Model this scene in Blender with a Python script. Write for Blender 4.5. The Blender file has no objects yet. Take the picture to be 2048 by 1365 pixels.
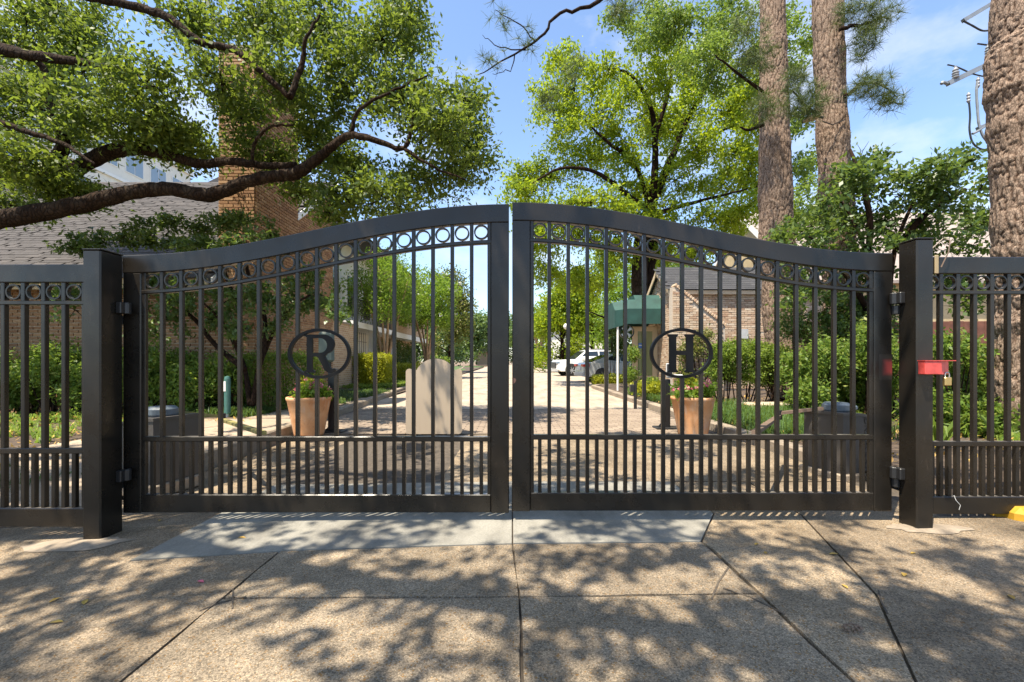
import bpy, math, random
import numpy as np
from mathutils import Vector, Matrix, noise as mnoise
R = math.radians
random.seed(7); rng = np.random.default_rng(7)
scene = bpy.context.scene
COL = scene.collection

# ------------------------------------------------------------------ camera, sky, sun, exposure
CAMZ, F, HX, HY = 1.07, 900.0, 1024.0, 722.0
cam_d = bpy.data.cameras.new('camera'); cam = bpy.data.objects.new('camera', cam_d); COL.objects.link(cam)
cam.location = (0, 0, CAMZ); cam.rotation_euler = (R(90), 0, 0)
cam_d.sensor_width = 36; cam_d.lens = 36 * F / 2048; cam_d.shift_y = (HY - 682.5) / 2048
cam_d.clip_start = 0.05; cam_d.clip_end = 2000
scene.camera = cam
SUN_DIR = Vector((0.30, 0.31, -1)).normalized()
EXPOSURE = 1.36
world = bpy.data.worlds.new('World'); scene.world = world; world.use_nodes = True
wt = world.node_tree; wn = wt.nodes; wl = wt.links
for n in list(wn): wn.remove(n)
sky = wn.new('ShaderNodeTexSky'); sky.sky_type = 'NISHITA'; sky.sun_disc = False
sky.sun_elevation = math.asin(-SUN_DIR.z)
sky.sun_rotation = math.atan2(-SUN_DIR.x, -SUN_DIR.y)
sky.air_density = 1.0; sky.dust_density = 0.6; sky.ozone_density = 2.2
tc = wn.new('ShaderNodeTexCoord'); mp = wn.new('ShaderNodeMapping'); mp.inputs['Scale'].default_value = (1.0, 1.0, 1.9)
nz = wn.new('ShaderNodeTexNoise'); nz.inputs['Scale'].default_value = 3.1; nz.inputs['Detail'].default_value = 7; nz.inputs['Roughness'].default_value = 0.58
cr = wn.new('ShaderNodeValToRGB'); cr.color_ramp.elements[0].position = 0.49; cr.color_ramp.elements[1].position = 0.80
cr.color_ramp.elements[1].color = (0.8, 0.8, 0.8, 1)
mx = wn.new('ShaderNodeMix'); mx.data_type = 'RGBA'
mx.inputs[7].default_value = (4.0, 4.0, 4.2, 1)
bg = wn.new('ShaderNodeBackground'); bg.inputs['Strength'].default_value = 0.128
wo = wn.new('ShaderNodeOutputWorld')
wl.new(tc.outputs['Generated'], mp.inputs['Vector']); wl.new(mp.outputs['Vector'], nz.inputs['Vector'])
wl.new(nz.outputs['Fac'], cr.inputs['Fac']); wl.new(cr.outputs['Color'], mx.inputs['Factor'])
wl.new(sky.outputs['Color'], mx.inputs[6]); wl.new(mx.outputs[2], bg.inputs['Color']); wl.new(bg.outputs['Background'], wo.inputs['Surface'])
sun_d = bpy.data.lights.new('sun', 'SUN'); sun_d.energy = 4.5; sun_d.angle = R(0.53); sun_d.color = (1.0, 0.90, 0.74)
sun = bpy.data.objects.new('sun', sun_d); COL.objects.link(sun)
sun.rotation_euler = SUN_DIR.to_track_quat('-Z', 'Y').to_euler()
vs = scene.view_settings; vs.view_transform = 'Standard'; vs.look = 'None'; vs.exposure = EXPOSURE; vs.gamma = 1.0; vs.use_curve_mapping = False

# ------------------------------------------------------------------ helpers
def P(x, y, Y):                                   # photo pixel at a depth -> world point
    return Vector(((x - HX) / F * Y, Y, CAMZ - (y - HY) / F * Y))
def V3(p): return (p[0], p[1], p[2])

class MB:
    def __init__(s): s.v = []; s.f = []
    def quadbox(s, pts):                          # 8 points: bottom 4 ccw, top 4 ccw
        b = len(s.v); s.v += [V3(p) for p in pts]
        s.f += [(b, b+3, b+2, b+1), (b+4, b+5, b+6, b+7)] + [(b+i, b+(i+1) % 4, b+4+(i+1) % 4, b+4+i) for i in range(4)]
        return s
    def box(s, x0, x1, y0, y1, z0, z1):
        return s.quadbox([(x0,y0,z0),(x1,y0,z0),(x1,y1,z0),(x0,y1,z0),(x0,y0,z1),(x1,y0,z1),(x1,y1,z1),(x0,y1,z1)])
    def bbox(s, x0, x1, y0, y1, z0, z1, b=0.006): # box with chamfered edges
        o = len(s.v); xs = (x0, x0+b, x1-b, x1); ys = (y0, y0+b, y1-b, y1); zs = (z0, z0+b, z1-b, z1)
        X0, X1, Y0, Y1, Z0, Z1 = x0, x1, y0, y1, z0, z1
        idx = {}
        def pt(k, p):
            if k not in idx: idx[k] = len(s.v); s.v.append(p)
            return idx[k]
        def c(sx, sy, sz, ax):
            p = [X1 if sx else X0, Y1 if sy else Y0, Z1 if sz else Z0]
            for a, sg in enumerate((sx, sy, sz)):
                if a != ax: p[a] += -b if sg else b
            return pt((sx, sy, sz, ax), tuple(p))
        for ax in range(3):
            for sg in (0, 1):
                u, w = (ax+1) % 3, (ax+2) % 3
                q = []
                for su, sw in ((0,0),(1,0),(1,1),(0,1)):
                    k = [0,0,0]; k[ax] = sg; k[u] = su; k[w] = sw
                    q.append(c(*k, ax))
                s.f.append(tuple(q if sg else q[::-1]))
        for ax in range(3):
            u, w = (ax+1) % 3, (ax+2) % 3
            for su in (0, 1):
                for sw in (0, 1):
                    k0 = [0,0,0]; k0[u] = su; k0[w] = sw; k1 = k0[:]; k1[ax] = 1
                    q = [c(*k0, u), c(*k1, u), c(*k1, w), c(*k0, w)]
                    s.f.append(tuple(q if (su == sw) else q[::-1]))
        for sx in (0,1):
            for sy in (0,1):
                for sz in (0,1):
                    q = [c(sx,sy,sz,0), c(sx,sy,sz,1), c(sx,sy,sz,2)]
                    s.f.append(tuple(q if (sx+sy+sz) % 2 else q[::-1]))
        return s
    def prism(s, poly, axis, a0, a1):             # poly of 2-D points extruded along an axis
        b = len(s.v); n = len(poly)
        def mk(p, a):
            if axis == 'y': return (p[0], a, p[1])
            if axis == 'x': return (a, p[0], p[1])
            return (p[0], p[1], a)
        s.v += [mk(p, a0) for p in poly] + [mk(p, a1) for p in poly]
        s.f += [tuple(range(b, b+n)), tuple(range(b+2*n-1, b+n-1, -1))]
        s.f += [(b+i, b+n+i, b+n+(i+1) % n, b+(i+1) % n) for i in range(n)]
        return s
    def tube(s, path, rad, sides=8, cap=True):
        path = [Vector(p) for p in path]; n = len(path)
        if not hasattr(rad, '__len__'): rad = [rad] * n
        b = len(s.v); up = None
        for i, p in enumerate(path):
            t = (path[min(i+1, n-1)] - path[max(i-1, 0)]).normalized()
            if up is None:
                up = Vector((0,0,1)) if abs(t.z) < 0.9 else Vector((1,0,0))
            a = t.cross(up).normalized(); up = a.cross(t).normalized()
            for k in range(sides):
                an = 2*math.pi*k/sides
                s.v.append(V3(p + (a*math.cos(an) + up*math.sin(an)) * rad[i]))
        for i in range(n-1):
            for k in range(sides):
                k2 = (k+1) % sides
                s.f.append((b+i*sides+k, b+i*sides+k2, b+(i+1)*sides+k2, b+(i+1)*sides+k))
        if cap:
            s.f.append(tuple(range(b, b+sides))[::-1]); s.f.append(tuple(range(b+(n-1)*sides, b+n*sides)))
        return s
    def bar(s, p0, p1, w, h):                     # rectangular bar between two points
        p0, p1 = Vector(p0), Vector(p1); t = (p1-p0).normalized()
        up = Vector((0,0,1)) if abs(t.z) < 0.95 else Vector((0,1,0))
        a = t.cross(up).normalized()*w/2; u = a.cross(t).normalized()*h/2
        return s.quadbox([p0-a-u, p0+a-u, p1+a-u, p1-a-u, p0-a+u, p0+a+u, p1+a+u, p1-a+u])
    def lathe(s, prof, c, n=32, ax='z'):          # prof: (r, h) list
        b = len(s.v); m = len(prof)
        for r, h in prof:
            for k in range(n):
                an = 2*math.pi*k/n; x, y = r*math.cos(an), r*math.sin(an)
                s.v.append((c[0]+x, c[1]+y, c[2]+h) if ax == 'z' else (c[0]+x, c[1]+h, c[2]+y))
        for i in range(m-1):
            for k in range(n):
                k2 = (k+1) % n; s.f.append((b+i*n+k, b+i*n+k2, b+(i+1)*n+k2, b+(i+1)*n+k))
        s.f.append(tuple(range(b, b+n))[::-1]); s.f.append(tuple(range(b+(m-1)*n, b+m*n)))
        return s
    def grid(s, fn, nu, nv):
        b = len(s.v)
        for i in range(nu+1):
            for j in range(nv+1): s.v.append(V3(fn(i/nu, j/nv)))
        for i in range(nu):
            for j in range(nv):
                q = b+i*(nv+1)+j; s.f.append((q, q+nv+1, q+nv+2, q+1))
        return s
    def build(s, name, mat, parent=None, smooth=False):
        me = bpy.data.meshes.new(name); me.from_pydata(s.v, [], s.f); me.update()
        return place(name, me, mat, parent, smooth)

def place(name, me, mat, parent=None, smooth=False):
    if mat and not me.materials: me.materials.append(mat)
    if smooth: me.polygons.foreach_set('use_smooth', np.ones(len(me.polygons), bool))
    o = bpy.data.objects.new(name, me); COL.objects.link(o)
    if parent is not None: attach(o, parent)
    return o
def root_mat(o):
    m = Matrix.LocRotScale(o.location, o.rotation_euler, o.scale)
    if o.parent: m = root_mat(o.parent) @ o.matrix_parent_inverse @ m
    return m
def attach(o, parent):
    o.parent = parent; o.matrix_parent_inverse = root_mat(parent).inverted()
def tag(o, label=None, cat=None, group=None, kind=None):
    if label: o['label'] = label
    if cat: o['category'] = cat
    if group: o['group'] = group
    if kind: o['kind'] = kind
    return o
def thing(name, label, cat, loc=(0,0,0), group=None):
    o = bpy.data.objects.new(name, None); COL.objects.link(o); o.location = loc; o.empty_display_size = 0.1
    return tag(o, label, cat, group)
def np_mesh(name, verts, quads):
    me = bpy.data.meshes.new(name); nv, nf = len(verts), len(quads)
    me.vertices.add(nv); me.vertices.foreach_set('co', verts.astype(np.float32).ravel())
    me.loops.add(nf*4); me.loops.foreach_set('vertex_index', quads.astype(np.int32).ravel())
    me.polygons.add(nf); me.polygons.foreach_set('loop_start', (np.arange(nf)*4).astype(np.int32))
    me.update(calc_edges=True)
    return me
def copy_tree(o, parent=None):
    c = o.copy(); COL.objects.link(c)
    if parent is not None: c.parent = parent
    for ch in [x for x in o.children]: copy_tree(ch, c)
    return c

# ------------------------------------------------------------------ materials
class NT:
    def __init__(s, name):
        s.m = bpy.data.materials.new(name); s.m.use_nodes = True; s.t = s.m.node_tree
        s.n = s.t.nodes; s.b = s.n['Principled BSDF']; s.out = s.n['Material Output']
    def node(s, typ, **kw):
        n = s.n.new(typ)
        for k, v in kw.items(): setattr(n, k, v)
        return n
    def link(s, a, b): s.t.links.new(a, b)
    def coord(s, kind='Object', scale=(1,1,1)):
        c = s.node('ShaderNodeTexCoord'); m = s.node('ShaderNodeMapping'); m.inputs['Scale'].default_value = scale
        s.link(c.outputs[kind], m.inputs['Vector']); return m.outputs['Vector']
    def noise(s, vec, scale, detail=4, rough=0.55):
        n = s.node('ShaderNodeTexNoise'); n.inputs['Scale'].default_value = scale; n.inputs['Detail'].default_value = detail
        n.inputs['Roughness'].default_value = rough; s.link(vec, n.inputs['Vector']); return n.outputs['Fac']
    def voro(s, vec, scale, feature='F1', out='Distance'):
        n = s.node('ShaderNodeTexVoronoi', feature=feature); n.inputs['Scale'].default_value = scale; s.link(vec, n.inputs['Vector']); return n.outputs[out]
    def ramp(s, fac, stops, interp='LINEAR'):
        r = s.node('ShaderNodeValToRGB'); r.color_ramp.interpolation = interp; e = r.color_ramp.elements
        while len(e) < len(stops): e.new(0.5)
        for k, (p, c) in enumerate(stops):
            e[k].position = p; e[k].color = (*c, 1) if hasattr(c, '__len__') else (c, c, c, 1)
        s.link(fac, r.inputs['Fac']); return r.outputs['Color']
    def mix(s, fac, a, b, mode='MIX'):
        m = s.node('ShaderNodeMix', data_type='RGBA', blend_type=mode)
        for k, v in ((0, fac), (6, a), (7, b)):
            if hasattr(v, 'is_linked') or hasattr(v, 'node'): s.link(v, m.inputs[k])
            elif k == 0: m.inputs[k].default_value = v
            else: m.inputs[k].default_value = (*v, 1)
        return m.outputs[2]
    def math(s, op, a, b=0.0):
        m = s.node('ShaderNodeMath', operation=op)
        for k, v in ((0, a), (1, b)):
            if hasattr(v, 'node'): s.link(v, m.inputs[k])
            else: m.inputs[k].default_value = v
        return m.outputs[0]
    def rnd(s):                                    # a random number for each loose piece of each object
        g = s.node('ShaderNodeNewGeometry'); i = s.node('ShaderNodeObjectInfo')
        return s.math('FRACT', s.math('ADD', g.outputs['Random Per Island'], i.outputs['Random']))
    def bump(s, h, strength=0.3, dist=0.01):
        b = s.node('ShaderNodeBump'); b.inputs['Strength'].default_value = strength; b.inputs['Distance'].default_value = dist
        s.link(h, b.inputs['Height']); s.link(b.outputs['Normal'], s.b.inputs['Normal'])
    def fin(s, col=None, rough=0.6, metal=0.0, spec=None):
        if col is not None:
            if hasattr(col, 'node'): s.link(col, s.b.inputs['Base Color'])
            else: s.b.inputs['Base Color'].default_value = (*col, 1)
        if hasattr(rough, 'node'): s.link(rough, s.b.inputs['Roughness'])
        else: s.b.inputs['Roughness'].default_value = rough
        s.b.inputs['Metallic'].default_value = metal
        if spec is not None: s.b.inputs['Specular IOR Level'].default_value = spec
        return s.m
def plain(name, c, rough=0.6, metal=0.0, var=0.12, sc=6.0, bump=0.0, bsc=40):
    t = NT(name); v = t.coord()
    n = t.noise(v, sc, 5)
    lo = tuple(x*(1-var) for x in c); hi = tuple(min(1, x*(1+var)) for x in c)
    col = t.ramp(n, [(0.3, lo), (0.7, hi)])
    if bump: t.bump(t.noise(v, bsc, 4), bump, 0.01)
    return t.fin(col, rough, metal)
def leafmat(name, cols, trans=0.35, tcol=None, rough=0.5):
    t = NT(name); r = t.rnd(); n = len(cols)
    col = t.ramp(r, [(i/(n-1), c) for i, c in enumerate(cols)])
    t.fin(col, rough, 0, 0.35)
    tr = t.node('ShaderNodeBsdfTranslucent'); ms = t.node('ShaderNodeMixShader'); ms.inputs[0].default_value = trans
    tc_ = t.mix(0.55, col, tcol or (0.30, 0.42, 0.05)); t.link(tc_, tr.inputs['Color'])
    t.link(t.b.outputs[0], ms.inputs[1]); t.link(tr.outputs[0], ms.inputs[2]); t.link(ms.outputs[0], t.out.inputs['Surface'])
    return t.m

M = {}
def make_materials():
    # gate metal: dark bronze satin paint with dust and specks
    t = NT('gate_paint'); v = t.coord('Object'); n = t.noise(v, 3.0, 6); sp = t.voro(v, 55)
    base = t.ramp(n, [(0.3, (0.009, 0.008, 0.0066)), (0.75, (0.022, 0.0175, 0.013))])
    speck = t.ramp(sp, [(0.035, (1,1,1)), (0.06, (0,0,0))]); gate = t.noise(v, 9, 2)
    fac = t.math('MULTIPLY', speck, t.ramp(gate, [(0.55, 0.0), (0.7, 0.35)]))
    geo = t.node('ShaderNodeNewGeometry'); sep = t.node('ShaderNodeSeparateXYZ'); t.link(geo.outputs['Normal'], sep.inputs[0])
    dust = t.math('MULTIPLY', t.ramp(sep.outputs['Z'], [(0.75, 0.0), (0.97, 1.0)]), t.ramp(t.noise(v, 25, 4), [(0.3, 0.15), (0.7, 0.7)]))
    scuff = t.ramp(t.noise(t.coord('Object', (1, 1, 0.25)), 22, 6, 0.75), [(0.6, 0.0), (0.76, 0.35)]); base = t.mix(scuff, base, (0.10, 0.075, 0.055))
    col = t.mix(fac, base, (0.3, 0.28, 0.25)); col = t.mix(dust, col, (0.26, 0.24, 0.22))
    t.bump(t.noise(v, 120, 3), 0.08, 0.004)
    M['gate'] = t.fin(col, t.ramp(t.noise(v, 5, 4), [(0.3, 0.2), (0.7, 0.38)]), 0.0, 0.4)
    # post with faint red overspray at the lock box height
    M['letter'] = plain('black_emblem_paint', (0.006, 0.006, 0.006), 0.5)
    M['letter'].node_tree.nodes['Principled BSDF'].inputs['Specular IOR Level'].default_value = 0.2
    M['black'] = plain('black_metal', (0.016, 0.016, 0.017), 0.4)
    M['red'] = plain('red_paint', (0.60, 0.075, 0.065), 0.4, 0, 0.2, 30)
    M['brass'] = plain('brass', (0.55, 0.40, 0.17), 0.35, 0.9)
    M['steel'] = plain('steel', (0.5, 0.5, 0.5), 0.35, 0.9)
    # exposed aggregate concrete
    def aggregate(name, tint, dark):
        t = NT(name); v = t.coord('Object')
        vc = t.node('ShaderNodeTexVoronoi'); vc.inputs['Scale'].default_value = 170; t.link(v, vc.inputs['Vector'])
        sepc = t.node('ShaderNodeSeparateColor'); t.link(vc.outputs['Color'], sepc.inputs[0])
        peb = t.ramp(sepc.outputs[0], [(0.0, tuple(x*0.42 for x in tint)), (0.35, tuple(x*0.85 for x in tint)), (0.7, tint), (0.9, (tint[0]*1.3, tint[1]*1.27, tint[2]*1.22)), (0.985, (0.30, 0.17, 0.06))])
        edge = t.ramp(t.voro(v, 170, 'DISTANCE_TO_EDGE'), [(0.0, 0.55), (0.16, 1.0)])
        c = t.mix(1.0, peb, edge, 'MULTIPLY')
        big = t.ramp(t.noise(v, 1.3, 6), [(0.3, dark), (0.62, 1.0)])
        oi = t.node('ShaderNodeObjectInfo'); c = t.mix(1.0, c, t.ramp(oi.outputs['Random'], [(0.0, (0.86, 0.84, 0.82)), (1.0, (1.06, 1.04, 1.0))]), 'MULTIPLY'); c = t.mix(1.0, c, big, 'MULTIPLY'); c = t.mix(1.0, c, t.ramp(t.noise(v, 7, 5, 0.7), [(0.3, 0.72), (0.65, 1.08)]), 'MULTIPLY'); c = t.mix(t.ramp(t.noise(v, 0.8, 3), [(0.56, 0.0), (0.7, 0.35)]), c, (0.20, 0.135, 0.075))
        st = t.ramp(t.noise(v, 0.55, 8, 0.7), [(0.46, 1.0), (0.68, 0.5)]); c = t.mix(1.0, c, st, 'MULTIPLY')
        t.bump(t.noise(v, 60, 6, 0.75), 0.5, 0.006)
        return t.fin(c, 0.85, 0, 0.25)
    M['agg'] = aggregate('exposed_aggregate', (0.40, 0.33, 0.245), 0.62)
    M['agg2'] = aggregate('exposed_aggregate_worn', (0.42, 0.34, 0.245), 0.54)
    def concrete(name, c, sc=90):
        t = NT(name); v = t.coord('Object'); c = tuple(c)
        col = t.ramp(t.noise(v, 1.6, 8, 0.65), [(0.28, tuple(x*0.66 for x in c)), (0.55, c), (0.8, tuple(x*1.15 for x in c))])
        col = t.mix(0.35, col, t.ramp(t.noise(v, sc, 4, 0.7), [(0.3, tuple(x*0.5 for x in c)), (0.7, tuple(min(1, x*1.4) for x in c))]))
        sp_ = t.ramp(t.voro(v, 14), [(0.05, 0.55), (0.12, 1.0)]); col = t.mix(t.ramp(t.noise(v, 6, 3), [(0.5, 0.0), (0.62, 0.8)]), col, t.mix(1.0, col, sp_, 'MULTIPLY'))
        st_ = t.ramp(t.noise(t.coord('Object', (1.2, 0.35, 1)), 2.2, 6, 0.7), [(0.42, 1.0), (0.66, 0.62)]); col = t.mix(1.0, col, st_, 'MULTIPLY')
        t.bump(t.noise(v, sc, 5, 0.7), 0.35, 0.004)
        return t.fin(col, 0.85, 0, 0.25)
    M['grey_conc'] = concrete('grey_concrete', (0.27, 0.258, 0.225))
    M['pale_conc'] = concrete('pale_concrete', (0.42, 0.345, 0.265), 30)
    M['tan_conc'] = concrete('tan_concrete', (0.38, 0.30, 0.22), 50)
    M['kerb'] = concrete('kerb_concrete', (0.33, 0.27, 0.205), 40)
    M['joint'] = plain('joint_dirt', (0.075, 0.06, 0.045), 0.95, 0, 0.4, 30)
    M['soil'] = plain('soil', (0.075, 0.052, 0.035), 0.95, 0, 0.5, 9, 0.8, 30)
    M['mulch'] = plain('leaf_litter_ground', (0.17, 0.12, 0.078), 0.95, 0, 0.55, 14, 0.9, 45)
    M['lawn'] = plain('lawn_ground', (0.06, 0.10, 0.025), 0.95, 0, 0.4, 4, 0.8, 60)
    # bricks
    def brick(name, cols, sc=60):
        t = NT(name); v = t.coord('Object'); r = t.rnd(); n = len(cols)
        c = t.ramp(r, [(i/(n-1), k) for i, k in enumerate(cols)])
        c = t.mix(0.25, c, t.ramp(t.noise(v, sc, 5, 0.7), [(0.3, tuple(x*0.5 for x in cols[0])), (0.7, tuple(min(1, x*1.3) for x in cols[-1]))]))
        t.bump(t.noise(v, sc, 4), 0.5, 0.006)
        return t.fin(c, 0.9, 0, 0.2)
    M['brick'] = brick('tan_brick', [(0.18, 0.092, 0.05), (0.30, 0.162, 0.082), (0.36, 0.215, 0.115), (0.23, 0.12, 0.063), (0.42, 0.275, 0.16)])
    M['pinkbrick'] = brick('washed_pink_brick', [(0.33, 0.19, 0.12), (0.47, 0.34, 0.23), (0.55, 0.44, 0.33), (0.39, 0.25, 0.16), (0.60, 0.51, 0.40)])
    M['paver'] = brick('grey_brown_paver', [(0.17, 0.13, 0.10), (0.26, 0.205, 0.155), (0.21, 0.165, 0.125), (0.31, 0.25, 0.19)])
    M['mortar'] = plain('mortar', (0.55, 0.48, 0.37), 0.95, 0, 0.15, 20, 0.5, 60)
    M['mortar2'] = plain('pale_mortar', (0.46, 0.40, 0.33), 0.95, 0, 0.15, 20, 0.5, 60)
    M['sand'] = plain('paver_sand', (0.07, 0.055, 0.04), 0.95, 0, 0.3, 20)
    M['farbrick'] = None
    t = NT('far_brick'); v = t.coord('Object')
    bt = t.node('ShaderNodeTexBrick'); sx3 = t.node('ShaderNodeSeparateXYZ'); cx3 = t.node('ShaderNodeCombineXYZ'); t.link(v, sx3.inputs[0]); t.link(t.math('ADD', sx3.outputs[0], sx3.outputs[1]), cx3.inputs[0]); t.link(sx3.outputs[2], cx3.inputs[1]); t.link(cx3.outputs[0], bt.inputs['Vector'])
    bt.inputs['Scale'].default_value = 1.0; bt.inputs['Brick Width'].default_value = 0.21; bt.inputs['Row Height'].default_value = 0.075
    bt.inputs['Color1'].default_value = (0.34, 0.20, 0.11, 1); bt.inputs['Color2'].default_value = (0.46, 0.31, 0.18, 1); bt.inputs['Mortar'].default_value = (0.48, 0.41, 0.32, 1); bt.inputs['Mortar Size'].default_value = 0.009
    M['farbrick'] = t.fin(bt.outputs['Color'], 0.9)
    # shingles, roofs
    def shing(name, cols):
        t = NT(name); v = t.coord('Object'); n = len(cols)
        c = t.ramp(t.rnd(), [(i/(n-1), k) for i, k in enumerate(cols)])
        c = t.mix(0.35, c, t.ramp(t.noise(v, 150, 3), [(0.35, 0.02), (0.65, 0.13)]))
        t.bump(t.noise(v, 180, 3), 0.5, 0.004)
        return t.fin(c, 0.9, 0, 0.2)
    M['shingle'] = shing('grey_brown_shingle', [(0.05, 0.043, 0.039), (0.08, 0.069, 0.063), (0.062, 0.054, 0.049), (0.10, 0.087, 0.079)])
    M['slate'] = shing('dark_shingle', [(0.028, 0.03, 0.036), (0.05, 0.05, 0.058), (0.036, 0.037, 0.044), (0.07, 0.07, 0.076)])
    M['paleroof'] = plain('pale_roof', (0.27, 0.225, 0.20), 0.9, 0, 0.15, 3)
    M['white'] = plain('white_paint', (0.74, 0.73, 0.70), 0.6, 0, 0.04)
    M['cream'] = plain('cream_stucco', (0.70, 0.67, 0.60), 0.85, 0, 0.05, 2)
    M['tanstucco'] = plain('tan_stucco', (0.42, 0.33, 0.19), 0.9, 0, 0.2, 1.5)
    M['beige'] = plain('beige_paint', (0.56, 0.43, 0.28), 0.5, 0, 0.05)
    t = NT('sign_plate_metal'); v = t.coord('Object', (1, 1, 0.15))
    t.bump(t.noise(v, 60, 3), 0.05, 0.003)
    M['plate'] = t.fin(t.ramp(t.noise(v, 5, 4), [(0.3, (0.42, 0.33, 0.235)), (0.7, (0.46, 0.37, 0.27))]), 0.45, 0.1)
    def glass(name, c):
        t = NT(name); return t.fin(c, 0.06, 0.0, 0.9)
    M['glass'] = glass('dark_window_glass', (0.015, 0.02, 0.024)); M['skyglass'] = glass('blue_window_glass', (0.20, 0.28, 0.36))
    t = NT('clear_glass'); t.b.inputs['Transmission Weight'].default_value = 1.0; t.b.inputs['IOR'].default_value = 1.05
    M['clear'] = t.fin((0.95, 0.97, 0.96), 0.02)
    M['doorglass'] = glass('door_glass', (0.16, 0.20, 0.09))  # green reflection on the pane is painted into its base colour
    # bark
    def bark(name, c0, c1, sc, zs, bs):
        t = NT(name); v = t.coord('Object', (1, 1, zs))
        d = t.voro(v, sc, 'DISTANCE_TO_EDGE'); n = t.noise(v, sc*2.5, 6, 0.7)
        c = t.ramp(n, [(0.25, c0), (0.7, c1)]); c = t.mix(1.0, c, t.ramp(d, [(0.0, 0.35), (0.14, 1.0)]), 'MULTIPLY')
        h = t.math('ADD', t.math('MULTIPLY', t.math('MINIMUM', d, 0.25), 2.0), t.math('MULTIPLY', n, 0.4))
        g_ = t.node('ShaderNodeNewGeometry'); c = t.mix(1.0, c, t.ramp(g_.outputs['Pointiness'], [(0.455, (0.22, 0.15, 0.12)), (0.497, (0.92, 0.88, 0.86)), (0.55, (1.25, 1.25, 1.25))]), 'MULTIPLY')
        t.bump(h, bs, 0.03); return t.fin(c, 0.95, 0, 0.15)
    M['oakbark'] = bark('oak_bark', (0.05, 0.040, 0.028), (0.16, 0.13, 0.095), 16, 0.5, 0.8)
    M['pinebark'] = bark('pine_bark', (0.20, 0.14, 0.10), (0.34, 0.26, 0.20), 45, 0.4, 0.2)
    M['elmbark'] = bark('elm_bark', (0.06, 0.045, 0.035), (0.15, 0.12, 0.09), 7, 0.4, 0.6)
    M['myrtle'] = plain('myrtle_bark', (0.32, 0.21, 0.12), 0.8, 0, 0.35, 5, 0.4, 20)
    # leaves
    M['oakleaf'] = leafmat('oak_leaf', [(0.035, 0.068, 0.018), (0.06, 0.105, 0.022), (0.125, 0.175, 0.03), (0.05, 0.09, 0.02), (0.09, 0.14, 0.025), (0.22, 0.26, 0.035)], 0.46, (0.34, 0.44, 0.04))
    M['elmleaf'] = leafmat('elm_leaf', [(0.08, 0.15, 0.014), (0.17, 0.26, 0.016), (0.25, 0.33, 0.018), (0.12, 0.20, 0.015), (0.36, 0.39, 0.022)], 0.55, (0.48, 0.58, 0.025))
    M['darkleaf'] = leafmat('dark_glossy_leaf', [(0.04, 0.08, 0.022), (0.08, 0.135, 0.035), (0.055, 0.10, 0.027), (0.14, 0.19, 0.05)], 0.36, None, 0.4)
    M['hedgeleaf'] = leafmat('hedge_leaf', [(0.08, 0.135, 0.02), (0.15, 0.22, 0.03), (0.21, 0.28, 0.036), (0.11, 0.17, 0.025)], 0.45)
    M['shrubleaf'] = leafmat('shrub_leaf', [(0.07, 0.13, 0.022), (0.13, 0.21, 0.034), (0.19, 0.28, 0.045), (0.09, 0.155, 0.027), (0.27, 0.30, 0.06)], 0.46)
    M['limeleaf'] = leafmat('lime_leaf', [(0.24, 0.27, 0.015), (0.36, 0.37, 0.02), (0.17, 0.21, 0.018)], 0.45, (0.5, 0.5, 0.04))
    M['myrtleleaf'] = leafmat('myrtle_leaf', [(0.08, 0.155, 0.018), (0.14, 0.235, 0.025), (0.20, 0.29, 0.03), (0.11, 0.19, 0.022)], 0.5, (0.34, 0.5, 0.04))
    M['farleaf'] = leafmat('far_leaf', [(0.05, 0.10, 0.035), (0.09, 0.15, 0.05), (0.12, 0.18, 0.055)], 0.35)
    M['rustleaf'] = leafmat('magnolia_leaf', [(0.06, 0.09, 0.02), (0.13, 0.15, 0.03), (0.20, 0.17, 0.05), (0.09, 0.12, 0.025)], 0.3)
    M['needle'] = leafmat('pine_needle', [(0.035, 0.06, 0.022), (0.06, 0.09, 0.03), (0.09, 0.115, 0.04), (0.13, 0.13, 0.05)], 0.2)
    M['grass'] = leafmat('liriope_blade', [(0.025, 0.058, 0.016), (0.05, 0.10, 0.022), (0.085, 0.145, 0.03)], 0.28)
    M['petal'] = leafmat('pink_petal', [(0.62, 0.05, 0.17), (0.72, 0.20, 0.26), (0.75, 0.34, 0.36), (0.55, 0.03, 0.16)], 0.3, (0.8, 0.3, 0.35))
    M['whitepetal'] = leafmat('white_petal', [(0.7, 0.72, 0.6), (0.8, 0.8, 0.75)], 0.3, (0.8, 0.8, 0.7))
    M['dryleaf'] = leafmat('dry_leaf', [(0.42, 0.26, 0.06), (0.5, 0.34, 0.08), (0.34, 0.19, 0.06)], 0.15, (0.5, 0.35, 0.08))
    # pot
    t = NT('terracotta'); v = t.coord('Object')
    c = t.ramp(t.noise(v, 2.2, 6, 0.6), [(0.3, (0.46, 0.19, 0.075)), (0.55, (0.62, 0.31, 0.14)), (0.75, (0.68, 0.42, 0.24))])
    stn = t.ramp(t.noise(t.coord('Object', (6, 6, 0.7)), 3, 4), [(0.55, 0.0), (0.72, 0.55)]); c = t.mix(stn, c, (0.62, 0.5, 0.4)); c = t.mix(t.ramp(t.noise(v, 9, 6, 0.7), [(0.55, 0.0), (0.7, 0.5)]), c, (0.34, 0.15, 0.07))
    t.bump(t.noise(v, 30, 4), 0.15, 0.01); M['terra'] = t.fin(c, 0.85, 0, 0.25)
    # misc
    t = NT('awning_canvas'); v = t.coord('Object')
    M['canvas'] = t.fin(t.ramp(t.noise(v, 3, 5), [(0.3, (0.007, 0.04, 0.034)), (0.7, (0.015, 0.07, 0.058))]), 0.7)
    M['opbody'] = plain('operator_plastic', (0.065, 0.058, 0.052), 0.5, 0, 0.08, 4, 0.1, 90)
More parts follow.
